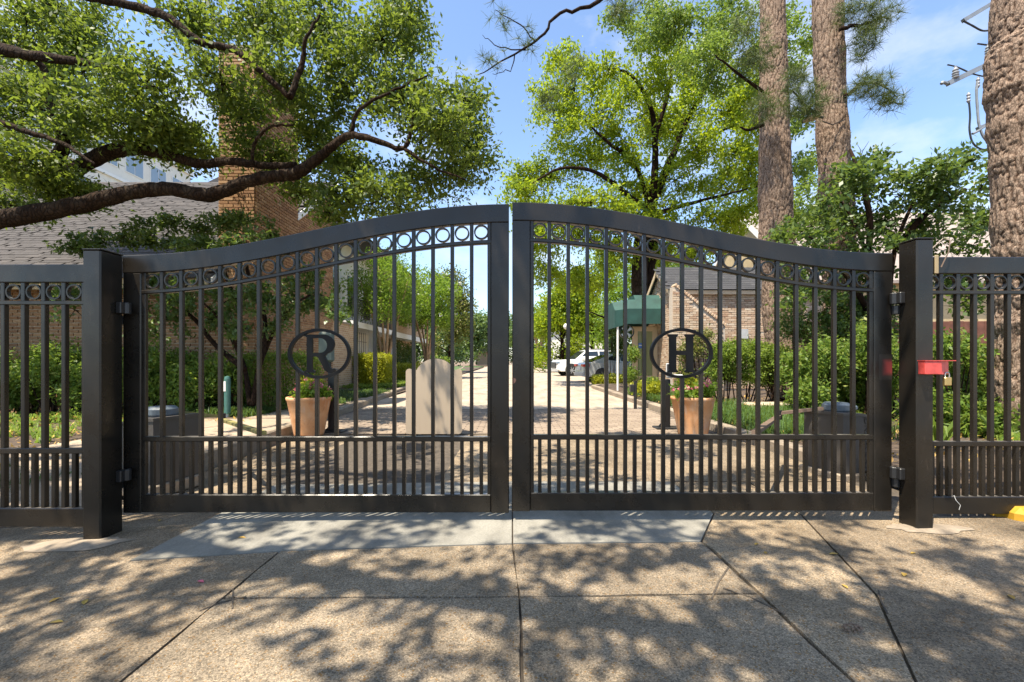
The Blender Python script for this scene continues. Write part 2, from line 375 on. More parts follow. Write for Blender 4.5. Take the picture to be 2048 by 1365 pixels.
    M['opcap'] = plain('operator_cap', (0.10, 0.125, 0.15), 0.5, 0, 0.1)
    M['oparm'] = plain('operator_arm_bronze', (0.16, 0.11, 0.08), 0.5, 0, 0.25, 12)
    M['carwhite'] = plain('white_car_paint', (0.74, 0.74, 0.73), 0.18, 0, 0.02); M['carsilver'] = plain('silver_car_paint', (0.50, 0.51, 0.49), 0.22, 0.35, 0.03)
    M['rubber'] = plain('tyre_rubber', (0.02, 0.02, 0.02), 0.8)
    M['taillight'] = plain('tail_light', (0.5, 0.015, 0.015), 0.2)
    M['fencewood'] = plain('red_stained_wood', (0.14, 0.055, 0.035), 0.85, 0, 0.3, 8)
    M['yellow'] = plain('yellow_road_paint', (0.46, 0.25, 0.015), 0.7, 0, 0.15, 12)
    M['greygreen'] = plain('grey_green_paint', (0.075, 0.10, 0.08), 0.5); M['utilgreen'] = plain('utility_green', (0.05, 0.14, 0.12), 0.5)
    M['stone'] = plain('flagstone', (0.45, 0.37, 0.27), 0.9, 0, 0.2, 5, 0.5, 20)
    M['blue'] = plain('blue_sticker', (0.05, 0.14, 0.45), 0.5); M['grey'] = plain('light_grey_plastic', (0.42, 0.43, 0.43), 0.5)
    M['galv'] = plain('galvanised', (0.22, 0.24, 0.26), 0.5, 0.3)
    M['porcelain'] = plain('insulator', (0.24, 0.25, 0.27), 0.3)
make_materials()

# ------------------------------------------------------------------ setting
def gz(x): return -0.052 * min(1.5, max(0.0, (-1.3 - x) / 1.4))
MB().grid(lambda u, v: (-400 + 800*u, -60 + 800*v, -0.16), 8, 8).build('ground', M['mulch'])['kind'] = 'structure'
def slab(name, poly, mat, parent, top=0.0, th=0.1, jit=0.0, inset=0.002, fz=gz, sub=0.0):
    pts = []
    n = len(poly); cx = sum(p[0] for p in poly)/n; cy = sum(p[1] for p in poly)/n
    for i in range(n):
        a, b = Vector(poly[i]), Vector(poly[(i+1) % n]); L = (b-a).length; k = max(1, int(L/sub)) if sub else 1
        d = (b-a).normalized() if L else Vector((1,0)); nrm = Vector((-d.y, d.x))
        for j in range(k):
            p = a + (b-a)*(j/k)
            if jit and j: p += nrm*random.uniform(-jit, jit)
            pts.append(p)
    q = []
    for p in pts:
        c = Vector((cx, cy)); dd = (c-p); q.append(p + dd.normalized()*inset)
    mb = MB(); nn = len(q); mb.v = [(p.x, p.y, top-th+fz(p.x)) for p in q] + [(p.x, p.y, top+fz(p.x)) for p in q]
    mb.f = [tuple(range(nn))[::-1], tuple(range(nn, 2*nn))] + [(i, (i+1) % nn, nn+(i+1) % nn, nn+i) for i in range(nn)]
    return mb.build(name, mat, parent)
apron = MB().grid(lambda u, v: (-8+16*u, -3+10*v, -0.014 + gz(-8+16*u)), 64, 2).build('driveway_apron', M['joint']); tag(apron, kind='structure')
# front apron slabs (joints where the photo has them)
S = 'concrete_slab'
slab(S, [(-1.3,-2.5),(0.03,-2.5),(0.03,2.035),(-1.3,2.02)], M['agg'], apron, sub=0.12, jit=0.006)
slab(S, [(-1.3,2.035),(0.03,2.05),(0.0,2.62),(-1.3,2.53)], M['agg'], apron, sub=0.12, jit=0.005)
slab(S, [(0.036,-2.5),(1.13,-2.5),(1.13,2.06),(0.036,2.035)], M['agg'], apron, sub=0.12, jit=0.006)
slab(S, [(0.036,2.042),(1.13,2.075),(1.115,2.655),(0.006,2.625)], M['agg'], apron, sub=0.12, jit=0.005)
slab(S, [(-7.5,-2.5),(-1.31,-2.5),(-1.31,2.52),(-2.1,2.47),(-2.1,3.97),(-3.12,3.97),(-3.12,3.1),(-7.5,3.1)], M['agg2'], apron, inset=0.001, sub=0.2)
slab(S, [(1.145,-2.5),(1.22,-2.5),(1.34,1.5),(1.66,2.06),(2.0,3.12),(2.08,3.97),(1.42,3.97),(1.42,3.15),(1.125,2.66),(1.145,2.6)], M['agg2'], apron, inset=0.001, sub=0.2)
slab(S, [(1.232,-2.5),(7.5,-2.5),(7.5,2.95),(2.95,3.1),(2.95,3.97),(2.1,3.97),(2.012,3.12),(1.672,2.06),(1.352,1.5)], M['agg2'], apron, inset=0.001, sub=0.2)
slab('threshold_slab', [(-2.1,2.475),(-1.3,2.54),(0.0,2.63),(0.0,3.98),(-2.1,3.98)], M['grey_conc'], apron, top=0.003)
slab('threshold_slab', [(0.006,2.635),(1.115,2.66),(1.41,3.15),(1.41,3.98),(0.006,3.98)], M['grey_conc'], apron, top=0.003)
slab(S, [(-3.16,4.0),(0.0,4.0),(0.0,5.35),(-3.16,5.35)], M['agg2'], apron); slab(S, [(0.01,4.0),(3.05,4.0),(3.05,5.35),(0.01,5.35)], M['agg2'], apron)
slab(S, [(-3.2,5.36),(0.0,5.36),(0.0,6.6),(-3.2,6.6)], M['agg2'], apron); slab(S, [(0.01,5.36),(3.05,5.36),(3.05,6.6),(0.01,6.6)], M['agg2'], apron)
# pressed crow's foot marks at the joint corners
def crack(pts, w=0.008):
    pts = [(x, y) for x, y in pts]
    mb = MB()
    for (x0, y0), (x1, y1) in zip(pts, pts[1:]): mb.bar((x0, y0, gz(x0)+0.002), (x1, y1, gz(x1)+0.002), w, 0.003)
    mb.build('crack', M['joint'], apron)
def gp(x, y): Y = CAMZ*F/(y-HY); return ((x-HX)/F*Y, Y)
crack([gp(400,1222), gp(440,1207), gp(492,1194)]); crack([gp(466,1178), gp(465,1218)], 0.006)
crack([gp(1458,1135), gp(1437,1165), gp(1423,1200)]); crack([gp(1446,1178), gp(1500,1195), gp(1570,1230)])
crack([gp(1757,1182), gp(1763,1205), gp(1775,1228)], 0.006)

# paved drive
road = MB().grid(lambda u, v: (-3.9-4*v*v+ (9.2+30*max(0, v-0.12))*u, 6.6 + 190*v, -0.006 if v > 0 else -0.03), 10, 40).build('road', M['pale_conc']); tag(road, kind='structure')
sand = MB().grid(lambda u, v: (-3.36+6.42*u, 6.6+3.4*v, -0.001), 1, 1).build('paver_band', M['sand']); tag(sand, kind='structure')
bm = MB().bbox(-0.097, 0.097, -0.046, 0.046, -0.05, 0.0, 0.005); pm = bpy.data.meshes.new('paver'); pm.from_pydata(bm.v, [], bm.f); pm.materials.append(M['paver'])
def spread_pieces(name, me, mats, parent, limit=300):
    # mats: list of (matrix, score); the best become objects, the rest one joined mesh
    mats = sorted(mats, key=lambda a: -a[1])
    inv = root_mat(parent).inverted()
    for m, s in mats[:limit]:
        o = bpy.data.objects.new(name, me); COL.objects.link(o); o.parent = parent; o.matrix_parent_inverse = inv; o.matrix_basis = m
    rest = mats[limit:]
    if rest:
        vs_ = np.array([v.co[:] + (1,) for v in me.vertices]); fs = [tuple(p.vertices) for p in me.polygons]; nv = len(vs_)
        V = np.concatenate([(vs_ @ np.array(m).T)[:, :3] for m, s in rest]); Fc = []
        for i in range(len(rest)): Fc += [tuple(k + i*nv for k in f) for f in fs]
        m2 = bpy.data.meshes.new('joined_' + name); m2.from_pydata(V.tolist(), [], Fc); m2.materials.append(me.materials[0]); m2.update()
        o = bpy.data.objects.new('more_' + name + 's', m2); COL.objects.link(o); attach(o, parent); o['kind'] = 'stuff'
pv = []
row = 0; y = 6.66
while y < 9.95:
    x = -3.3 + (0.1 if row % 2 else 0)
    while x < 3.0:
        pv.append((Matrix.Translation((x, y, 0.004+random.uniform(-0.002, 0.002))) @ Matrix.Rotation(random.uniform(-0.02, 0.02), 4, 'Z'), 100/y - abs(x)*0.8)); x += 0.204
    y += 0.104; row += 1
spread_pieces('paver', pm, pv, sand)
# kerbs
def kerb(name, pts, w, h, seg=1.5, mat=None):
    root = MB().tube([(pts[0][0], pts[0][1], -0.12), (pts[0][0], pts[0][1]+0.05, -0.12)], 0.02).build(name, M['joint']); tag(root, kind='structure')
    for (a, b) in zip(pts, pts[1:]):
        a, b = Vector(a), Vector(b); n = max(1, int((b-a).length/seg)); d = (b-a).normalized(); nr = Vector((-d.y, d.x))*w
        for i in range(n):
            p, q = a+(b-a)*(i/n)+d*0.006, a+(b-a)*((i+1)/n)-d*0.006; c = 0.018
            zz = random.uniform(-0.006, 0.006)
            pr = [(0,-0.1),(0,h-c),(c,h),(1,h),(1,-0.1)]
            mb = MB()
            for e in (p, q):
                for s, z in pr: mb.v.append((e.x+nr.x*(s if s in (0,1) else c/w), e.y+nr.y*(s if s in (0,1) else c/w), z+zz))
            mb.f = [(0,1,2,3,4), (9,8,7,6,5)] + [(i2, 5+i2, 5+(i2+1) % 5, (i2+1) % 5) for i2 in range(5)]
            mb.build('kerb_stone', mat or M['kerb'], root)
    return root
kerb('kerb_left', [(-3.18,4.0),(-3.22,6.0),(-3.36,9.0),(-3.56,12),(-3.9,17),(-4.6,30),(-6.3,57),(-8.4,80)], 0.17, 0.13)
kerb('kerb_right', [(7.5,18.7),(4.2,18.6),(3.5,18.35),(3.12,17.7),(3.08,14),(3.08,4.3)], 0.16, 0.12)
# left pad, walk, beds
lp = MB().grid(lambda u, v: (-5.3+2.13*u-0.22*u*min(1, v*6), 3.11+4.4*v, gz(-4)*(1-min(1, v*3.4))+0.105*min(1, v*3.4)), 6, 24).build('pavement', M['tan_conc']); tag(lp, kind='structure')
wk = MB().box(-4.45, -3.72, 7.52, 11.6, 0.0, 0.118).build('walkway', M['tan_conc']); tag(wk, kind='structure')
bl = MB().grid(lambda u, v: (-16+12.45*u-0.7*v, 7.5+60*v, 0.06+0.05*math.sin(9*u+7*v)), 12, 30).build('planting_bed_left', M['soil']); tag(bl, kind='structure')
bl2 = MB().grid(lambda u, v: (-16+10.75*u, 2.9+5.2*v, -0.03+0.1*v+0.03*math.sin(8*u)), 8, 6).build('littered_ground', M['soil']); tag(bl2, kind='structure')
br = MB().grid(lambda u, v: (3.2+14*u, 3.35+15.2*v, 0.06+0.03*math.sin(11*u+9*v)+0.1*min(1, u*3)), 16, 24).build('planting_bed_right', M['soil']); tag(br, kind='structure')
lot = MB().grid(lambda u, v: (3.2+40*u, 18.7+60*v, -0.002), 4, 4).build('parking_lot', M['pale_conc']); tag(lot, kind='structure')
lw = MB().box(4.0, 8.0, 56, 76, -0.05, 0.1).build('lawn_strip', M['lawn']); tag(lw, kind='structure')
lw2 = MB().box(-16, -5.0, 26, 80, -0.05, 0.09).build('lawn_verge', M['lawn']); tag(lw2, kind='structure')

# ------------------------------------------------------------------ gate
GY0, GY1 = 3.0, 3.05
def gx(px): return (px-HX)/300.0
def gzp(py): return CAMZ-(py-HY)/300.0
def ogee(t): return 0.17*(-math.cos(math.pi*t))          # 0 at hinge side .. 1 at meeting side
def curve_rail(x_h, x_m, zc, th, y0, y1, n=40, t0=0.0, t1=1.0):
    mb = MB(); sec = []
    for i in range(n+1):
        t = t0+(t1-t0)*i/n; x = x_h+(x_m-x_h)*t; z = zc+ogee(t)
        b = 0.006
        sec.append([(x,y0+b,z),(x,y0,z-b),(x,y0,z-th+b),(x,y0+b,z-th),(x,y1-b,z-th),(x,y1,z-th+b),(x,y1,z-b),(x,y1-b,z)])
    for s in sec: mb.v += s
    for i in range(n):
        for k in range(8): mb.f.append((i*8+k, i*8+(k+1) % 8, (i+1)*8+(k+1) % 8, (i+1)*8+k))
    mb.f += [tuple(range(8))[::-1], tuple(range(n*8, n*8+8))]
    return mb
def shape_ring(a, b, w, d, n=48):
    mb = MB()
    for i in range(n):
        an = 2*math.pi*i/n; c, s_ = math.cos(an), math.sin(an)
        mb.v += [(a*c, 0, b*s_), ((a-w)*c, 0, (b-w)*s_), ((a-w)*c, d, (b-w)*s_), (a*c, d, b*s_)]
    for i in range(n):
        j = (i+1) % n
        for k in range(4): mb.f.append((i*4+k, j*4+k, j*4+(k+1) % 4, i*4+(k+1) % 4))
    return mb
def to_mesh(mb, name, mat):
    me = bpy.data.meshes.new(name); me.from_pydata(mb.v, [], mb.f); me.materials.append(mat); me.update(); return me
ring_me = to_mesh(shape_ring(0.049, 0.049, 0.009, 0.024, 28), 'ring', M['gate'])
def arc(cx, cz, r, a0, a1, n, rz=None):
    return [(cx+r*math.cos(R(a0+(a1-a0)*i/n)), cz+(rz or r)*math.sin(R(a0+(a1-a0)*i/n))) for i in range(n+1)]
def holed(outer, hole, y0, y1):                           # letter with a counter, hole joined through a bridge
    import bmesh
    bmx = bmesh.new()
    def loop(pts, y): return [bmx.verts.new((p[0], y, p[1])) for p in pts]
    sides = []
    for y in (y0, y1):
        edges = []
        for pts in (outer, hole):
            if not pts: continue
            L = loop(pts, y); sides.append(L)
            edges += [bmx.edges.new((L[i], L[(i+1) % len(L)])) for i in range(len(L))]
        bmesh.ops.triangle_fill(bmx, use_beauty=True, edges=edges)
    half = len(sides)//2
    for k in range(half):
        A, B = sides[k], sides[k+half]
        for i in range(len(A)): bmx.faces.new((A[i], A[(i+1) % len(A)], B[(i+1) % len(A)], B[i]))
    bmesh.ops.recalc_face_normals(bmx, faces=bmx.faces)
    me = bpy.data.meshes.new('letter'); bmx.to_mesh(me); bmx.free(); return me
def letter(ch, cx, cz, parent):
    h = 0.128
    if ch == 'H':
        w, st, sf, t = 0.088, 0.023, 0.034, 0.014
        pts = []
        xl, xr = -0.057, 0.057
        o = [(xl-sf,-h),(xl+sf,-h),(xl+sf,-h+t*0.6),(xl+st,-h+t*1.4),(xl+st,-0.012),(xr-st,-0.012),(xr-st,-h+t*1.4),(xr-sf,-h+t*0.6),(xr-sf,-h),(xr+sf,-h),(xr+sf,-h+t*0.6),(xr+st,-h+t*1.4),
             (xr+st,h-t*1.4),(xr+sf,h-t*0.6),(xr+sf,h),(xr-sf,h),(xr-sf,h-t*0.6),(xr-st,h-t*1.4),(xr-st,0.018),(xl+st,0.018),(xl+st,h-t*1.4),(xl+sf,h-t*0.6),(xl+sf,h),(xl-sf,h),(xl-sf,h-t*0.6),(xl-st,h-t*1.4),(xl-st,-h+t*1.4),(xl-sf,-h+t*0.6)]
        me = holed(o, [], 0, 0.018)
    else:
        o = [(-0.1,-h),(-0.028,-h),(-0.028,-h+0.009),(-0.046,-h+0.02),(-0.046,-0.02),(-0.018,-0.02),(-0.004,-0.03),(0.018,-0.075),(0.036,-0.112),(0.055,-h+0.004),(0.075,-h-0.004),(0.094,-h+0.004),(0.108,-h+0.024),(0.098,-h+0.03),(0.086,-h+0.024),(0.072,-0.088),(0.052,-0.045),(0.036,-0.018)]
        o += arc(0.03, 0.0625, 0.072, -72, 90, 14, 0.0655)
        o += [(-0.1,h),(-0.1,h-0.009),(-0.084,h-0.02),(-0.084,-h+0.02),(-0.1,-h+0.009)]
        hole = [(-0.046,0.006),(-0.046,0.104)] + arc(0.006, 0.055, 0.047, 90, -90, 12, 0.049)
        hole = hole[::-1]
        me = holed(o, hole, 0, 0.018)
    ob = place('letter', me, M['letter'], None); ob.location = (cx, GY0+0.012, cz); attach(ob, parent)
    ob['label'] = 'serif metal letter ' + ch + ' inside the oval'
def gate_leaf(side):
    if side < 0: xh, xm, dz = gx(245), gx(1018), 0.0; ch = 'R'; ex, ez = gx(636.7), gzp(707.7)
    else: xh, xm, dz = gx(1785), gx(1024.5), 0.012; ch = 'H'; ex, ez = gx(1364.5), gzp(707)
    lab = ('dark metal arched gate leaf bearing the letter R in an oval' if side < 0 else 'dark metal arched gate leaf bearing the letter H in an oval')
    g = thing('gate_leaf', lab, 'gate', (xh, GY0, 0.05), 'two leaves of the driveway gate')
    sg = 1 if xm > xh else -1; SW = 0.121
    zb0, zb1 = gzp(1027)+dz, gzp(990)+dz; zm0, zm1 = gzp(884)+dz, gzp(874)+dz
    zc = gzp(459)+dz                                       # mean height of the top edge
    lo, hi = lambda a, b: min(a, b), lambda a, b: max(a, b)
    def bb(name, x0, x1, z0, z1, y0=GY0, y1=GY1, b=0.006):
        return MB().bbox(min(x0, x1), max(x0, x1), y0, y1, z0, z1, b).build(name, M['gate'], g)
    TH = 0.123
    bb('stile', xh, xh+sg*SW, zb0, zc+ogee(0)-TH+0.002); bb('stile', xm-sg*SW, xm, zb0, zc+ogee(0.955)-TH+0.004)
    curve_rail(xh, xm, zc, TH, GY0, GY1).build('top_rail', M['gate'], g)
    xa, xb = xh+sg*SW, xm-sg*SW
    bb('bottom_rail', xa, xb, zb0+0.003, zb1, GY0+0.002, GY1-0.002)
    bb('mid_rail', xa, xb, zm0, zm1, GY0+0.004, GY1-0.008, 0.004)
    ta, tb = (xa-xh)/(xm-xh), (xb-xh)/(xm-xh); GAP = 0.112
    curve_rail(xh, xm, zc-TH-GAP, 0.028, GY0+0.004, GY1-0.008, 36, ta, tb).build('ring_rail', M['gate'], g)
    N = 18; dx = (xb-xa)/N; pw = 0.0118; py0, py1 = GY0+0.008, GY0+0.037
    def top_at(x): return zc+ogee((x-xh)/(xm-xh))
    for i in range(N+1):
        x = xa+dx*i
        if i == 0: x += sg*pw
        if i == N: x -= sg*pw
        zt = top_at(x)-TH+0.01
        segs = [(zb1-0.005, zt)]
        u = (x-ex)/0.204
        if abs(u) < 1:
            hz = 0.163*math.sqrt(1-u*u); segs = [(zb1-0.005, ez-hz+0.004), (ez+hz-0.004, zt)]
        for z0, z1 in segs: MB().bbox(x-pw, x+pw, py0, py1, z0, z1, 0.003).build('picket', M['gate'], g)
        if i < N:
            xs = xa+dx*(i+0.5); xs_ = xs
            MB().bbox(xs-pw, xs+pw, py0+0.001, py1-0.001, zb1-0.005, zm0+0.003, 0.003).build('short_picket', M['gate'], g)
            o = bpy.data.objects.new('ring', ring_me); COL.objects.link(o)
            o.location = (xs, GY0+0.012, top_at(xs)-TH-GAP/2); attach(o, g)
    er = place('emblem_ring', to_mesh(shape_ring(0.209, 0.168, 0.019, 0.03, 72), 'emblem_ring', M['letter']), None, None); er.location = (ex, GY0+0.006, ez); attach(er, g)
    letter(ch, ex, ez, g)
    # struts holding the letter at its foot and head
    for hz_ in ((gzp(632 if side < 0 else 612)), gzp(958 if side < 0 else 955)):
        k = MB().lathe([(0.021,-0.06),(0.023,-0.055),(0.023,-0.004),(0.02,0)], (xh-sg*0.012, GY0-0.012, hz_), 14)
        k.bbox(min(xh, xh-sg*0.03), max(xh, xh-sg*0.03), GY0-0.01, GY0+0.02, hz_-0.06, hz_, 0.003).build('hinge_knuckle', M['black'], g)
    return g
gl = gate_leaf(-1); gr = gate_leaf(1)
# chips of bare primer on the meeting stile of the right leaf
mb = MB(); mb.prism([(gx(1027)+a, gzp(762)+b) for a, b in ((0,0.02),(0.012,0.016),(0.018,0.004),(0.01,-0.012),(0.0,-0.02))], 'y', GY0-0.0015, GY0+0.001)
mb.build('paint_chip', plain('primer_chip', (0.35, 0.17, 0.11), 0.8), gr)
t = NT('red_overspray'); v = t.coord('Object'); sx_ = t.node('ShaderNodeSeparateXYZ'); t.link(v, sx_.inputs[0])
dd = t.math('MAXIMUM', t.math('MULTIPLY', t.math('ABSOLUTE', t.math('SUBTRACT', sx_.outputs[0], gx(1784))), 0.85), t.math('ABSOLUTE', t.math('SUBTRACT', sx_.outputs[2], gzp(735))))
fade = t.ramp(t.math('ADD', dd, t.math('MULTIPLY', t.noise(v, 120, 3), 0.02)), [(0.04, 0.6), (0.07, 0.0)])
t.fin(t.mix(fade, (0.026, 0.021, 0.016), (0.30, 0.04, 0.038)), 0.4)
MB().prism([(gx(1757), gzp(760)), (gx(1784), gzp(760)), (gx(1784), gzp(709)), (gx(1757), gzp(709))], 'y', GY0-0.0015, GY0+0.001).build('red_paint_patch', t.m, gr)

def gate_post(name, x0, x1, y0, y1, z0, z1, lab, inner, hz):
    p = thing(name, lab, 'gate post', ((x0+x1)/2, (y0+y1)/2, z0))
    MB().bbox(x0, x1, y0, y1, z0-0.1, z1-0.004, 0.008).build('post', M['gate'], p)
    MB().bbox(x0-0.002, x1+0.002, y0-0.002, y1+0.002, z1-0.004, z1+0.004, 0.003).build('cap', M['gate'], p)
    for h in hz:
        xi = x1 if inner > 0 else x0
        MB().bbox(min(xi, xi+inner*0.035), max(xi, xi+inner*0.035), y1-0.06, y1+0.012, h, h+0.075, 0.005).build('hinge_block', M['black'], p)
        MB().lathe([(0.02,0),(0.024,0.004),(0.024,0.07),(0.02,0.075)], (xi+inner*0.03, y1-0.005, h), 14).build('hinge_barrel', M['black'], p)
    return p
gate_post('gate_post', -2.675, -2.562, 2.80, 2.965, -0.05, 1.765, 'dark square steel gate post on the left, beside the R leaf', 1, (gzp(630), gzp(958)))
rp = gate_post('gate_post', 2.56, 2.668, 2.845, 2.985, 0.0, 1.845, 'dark square steel gate post with red lock box, beside the H leaf', -1, (gzp(610), gzp(955)))
# footing patch of mortar round the posts
for (cx, cy, sx, sy) in ((-2.66, 2.74, 0.36, 0.13), (2.66, 2.87, 0.26, 0.10)):
    pts = [(cx+sx*math.cos(a)*random.uniform(0.7, 1.1), cy+sy*math.sin(a)*random.uniform(0.7, 1.1)) for a in [k*math.pi/9 for k in range(18)]]
    mbf = MB(); mbf.v = [(x, y, gz(x)+0.004) for x, y in pts] + [(cx, cy, gz(cx)+0.014)]; mbf.f = [(i, (i+1) % 18, 18) for i in range(18)]
    mbf.build('mortar_patch', M['kerb'], apron)
def fence_panel(name, lab, xa, xb, Y, zb, zt, step, ph):
    g = thing(name, lab, 'fence', ((xa+xb)/2, Y, zb)); d0, d1 = Y, Y+0.05
    def bb(n, x0, x1, z0, z1, a=0.0, b=0.0, c=0.006): return MB().bbox(x0, x1, d0+a, d1-b, z0, z1, c).build(n, M['gate'], g)
    bb('top_rail', xa, xb, zt-0.115, zt); bb('bottom_rail', xa, xb, zb, zb+0.118); zr = zt-0.115-0.112
    bb('ring_rail', xa, xb, zr-0.026, zr, 0.004, 0.008, 0.004); zm = gzp(880)+(0.0); zm = zb+0.118+ (0.34)
    bb('mid_rail', xa, xb, zm, zm+0.034, 0.004, 0.008, 0.004)
    x = ph; pw = 0.013
    while x < xb-0.01:
        if x > xa+0.01:
            MB().bbox(x-pw, x+pw, Y+0.008, Y+0.039, zb+0.113, zt-0.11, 0.003).build('picket', M['gate'], g)
        xs = x+step/2
        if xa+0.01 < xs < xb-0.02:
            MB().bbox(xs-pw, xs+pw, Y+0.009, Y+0.038, zb+0.113, zm+0.003, 0.003).build('short_picket', M['gate'], g)
            o = bpy.data.objects.new('ring', ring_me); COL.objects.link(o); o.location = (xs, Y+0.012, zr+0.056); attach(o, g)
        x += step
    return g
fence_panel('fence_panel', 'dark metal fence panel with rings, left of the gate', -4.4, -2.68, 2.82, 0.038-0.01, 1.675, 0.1275, -2.695-0.1275*13)
fr = fence_panel('fence_panel', 'dark metal fence panel with rings, right of the gate', 2.672, 5.2, 3.05, 0.03, 1.775, 0.1155, 2.69)
MB().bbox(2.86, 2.885, 3.04, 3.05, 1.66, 1.785, 0.003).build('strap', plain('tan_strap', (0.36, 0.28, 0.16), 0.7), fr)
MB().tube([(2.89,3.03,1.70),(2.93,3.02,1.80),(2.95,3.03,1.88),(2.93,3.06,1.90),(2.86,3.07,1.83)], 0.004, 6).build('loose_wire', M['oparm'], fr)
MB().tube([(2.99,3.045,0.16),(2.99,3.03,0.13),(3.01,3.02,0.10),(3.0,3.02,0.07)], 0.0018, 6).build('cable_tie', M['grey'], fr)
# lock box and padlock
lb = thing('lock_box', 'small red painted steel lock box on the right gate post', 'lock box', (2.62, 2.83, 0.985))
MB().bbox(2.563, 2.668, 2.79, 2.8435, 0.985, 1.068, 0.004).build('box_body', M['red'], lb)
MB().quadbox([(2.67,2.80,0.985),(2.745,2.83,0.985),(2.745,2.85,0.985),(2.67,2.843,0.985),(2.67,2.80,1.068),(2.745,2.83,1.068),(2.745,2.85,1.068),(2.67,2.843,1.068)]).build('hasp', M['red'], lb)
MB().box(2.56, 2.75, 2.786, 2.8435, 1.0685, 1.073).build('lid', M['red'], lb)
pl = thing('padlock', 'brass padlock hanging from the red lock box', 'padlock', (2.72, 2.815, 0.92))
MB().bbox(2.698, 2.742, 2.802, 2.824, 0.915, 0.968, 0.004).build('body', M['brass'], pl)
MB().tube([(2.707,2.813,0.965)] + [(2.72-0.013*math.cos(a), 2.813, 0.985+0.013*math.sin(a)) for a in [k*math.pi/8 for k in range(9)]] + [(2.733,2.813,0.965)], 0.0035, 8).build('shackle', M['steel'], pl)

# ------------------------------------------------------------------ gate operators
def operator(sg, cx, cy, lab, rot):
    o = thing('gate_operator', lab, 'gate operator', (cx, cy, 0.0), 'swing gate operators')
    def tr(mb):
        c, s_ = math.cos(rot), math.sin(rot)
        mb.v = [(cx+(x*c-y*s_)*1.0, cy+(x*s_+y*c), z) for x, y, z in [(v[0]*sg, v[1], v[2]) for v in mb.v]]
        if sg < 0: mb.f = [f[::-1] for f in mb.f]
        return mb
    b = MB(); prof = [(-0.24,0.05),(0.30,0.05),(0.31,0.42),(0.22,0.50),(0.0,0.56),(-0.23,0.575)]
    b.prism(prof, 'y', -0.2, 0.2); tr(b).build('housing', M['opbody'], o)
    tr(MB().prism([(-0.245,0.575),(0.0,0.563),(0.22,0.503),(0.325,0.42),(0.325,0.44),(0.23,0.525),(0.0,0.59),(-0.245,0.60)], 'y', -0.21, 0.21)).build('lid', M['opbody'], o)
    tr(MB().bbox(-0.27,0.33,-0.23,0.23,-0.05,0.052,0.01)).build('base_pad', M['kerb'], o)
    tr(MB().lathe([(0.105,0.595),(0.115,0.61),(0.115,0.655),(0.095,0.675),(0.0,0.68)], (-0.07,0.0,0), 24)).build('crank_hub', M['opcap'], o)
    tr(MB().bbox(0.0,0.14,-0.05,0.05,0.60,0.645,0.012)).build('hub_neck', M['opcap'], o)
    return o
opr = operator(1, 3.14, 4.28, 'brown plastic gate operator with bent arm, behind the H leaf', 0.25)
opl = operator(-1, -3.10, 3.92, 'brown plastic gate operator with bent arm, behind the R leaf', -0.25)
def arm(o, pts, mat):
    a, b, c = pts; r = MB().bar(a, b, 0.05, 0.028).build('inner_arm', mat, o); MB().bar((b[0], b[1], b[2]-0.03), c, 0.045, 0.026).build('outer_arm', mat, o)
    MB().lathe([(0.03,-0.06),(0.03,0.03)], b, 14).build('elbow_pin', M['black'], o)
    MB().bbox(c[0]-0.14, c[0]+0.14, 3.052, 3.09, c[2]-0.045, c[2]-0.015, 0.004).build('gate_bracket', mat, o)
arm(opr, [(3.07,4.26,0.635),(2.62,4.42,0.555),(1.68,3.11,0.575)], M['oparm'])
arm(opl, [(-3.02,3.92,0.635),(-2.80,4.35,0.53),(-1.72,3.11,0.57)], plain('mossy_arm', (0.24, 0.21, 0.07), 0.7, 0, 0.3, 10))
MB().bbox(3.325, 3.37, 4.085, 4.092, 0.13, 0.38, 0.001).build('label_sticker', M['white'], opr).location = (0, 0, 0)
MB().bbox(3.325, 3.37, 4.083, 4.0845, 0.335, 0.375, 0.0005).build('sticker_band', M['yellow'], opr)
def raised_text(s, mat, size, ext, matrix, parent):
    cu = bpy.data.curves.new('text', 'FONT'); cu.body = s; cu.size = size; cu.extrude = ext; cu.align_x = 'LEFT'
    ob = bpy.data.objects.new('text', cu); COL.objects.link(ob)
    dg = bpy.context.evaluated_depsgraph_get(); me = bpy.data.meshes.new_from_object(ob.evaluated_get(dg)); bpy.data.objects.remove(ob)
    me.materials.clear(); me.materials.append(mat)
    o = bpy.data.objects.new('lettering', me); COL.objects.link(o); o.matrix_basis = matrix; attach(o, parent); return o
def face_m(px, py, pz, rotz): return Matrix.Translation((px, py, pz)) @ Matrix.Rotation(rotz, 4, 'Z') @ Matrix.Rotation(R(90), 4, 'X') @ Matrix.Rotation(R(90), 4, 'Z')
c25, s25 = math.cos(0.25), math.sin(0.25)
raised_text('DOORKING', M['black'], 0.085, 0.003, face_m(3.14+0.07*c25+0.202*s25, 4.28+0.07*s25-0.202*c25, 0.09, 0.25), opr)
raised_text('DOORKING', M['white'], 0.07, 0.002, face_m(-3.10-0.12*c25-0.202*s25, 3.92+0.12*s25-0.202*c25, 0.1, -0.25), opl)

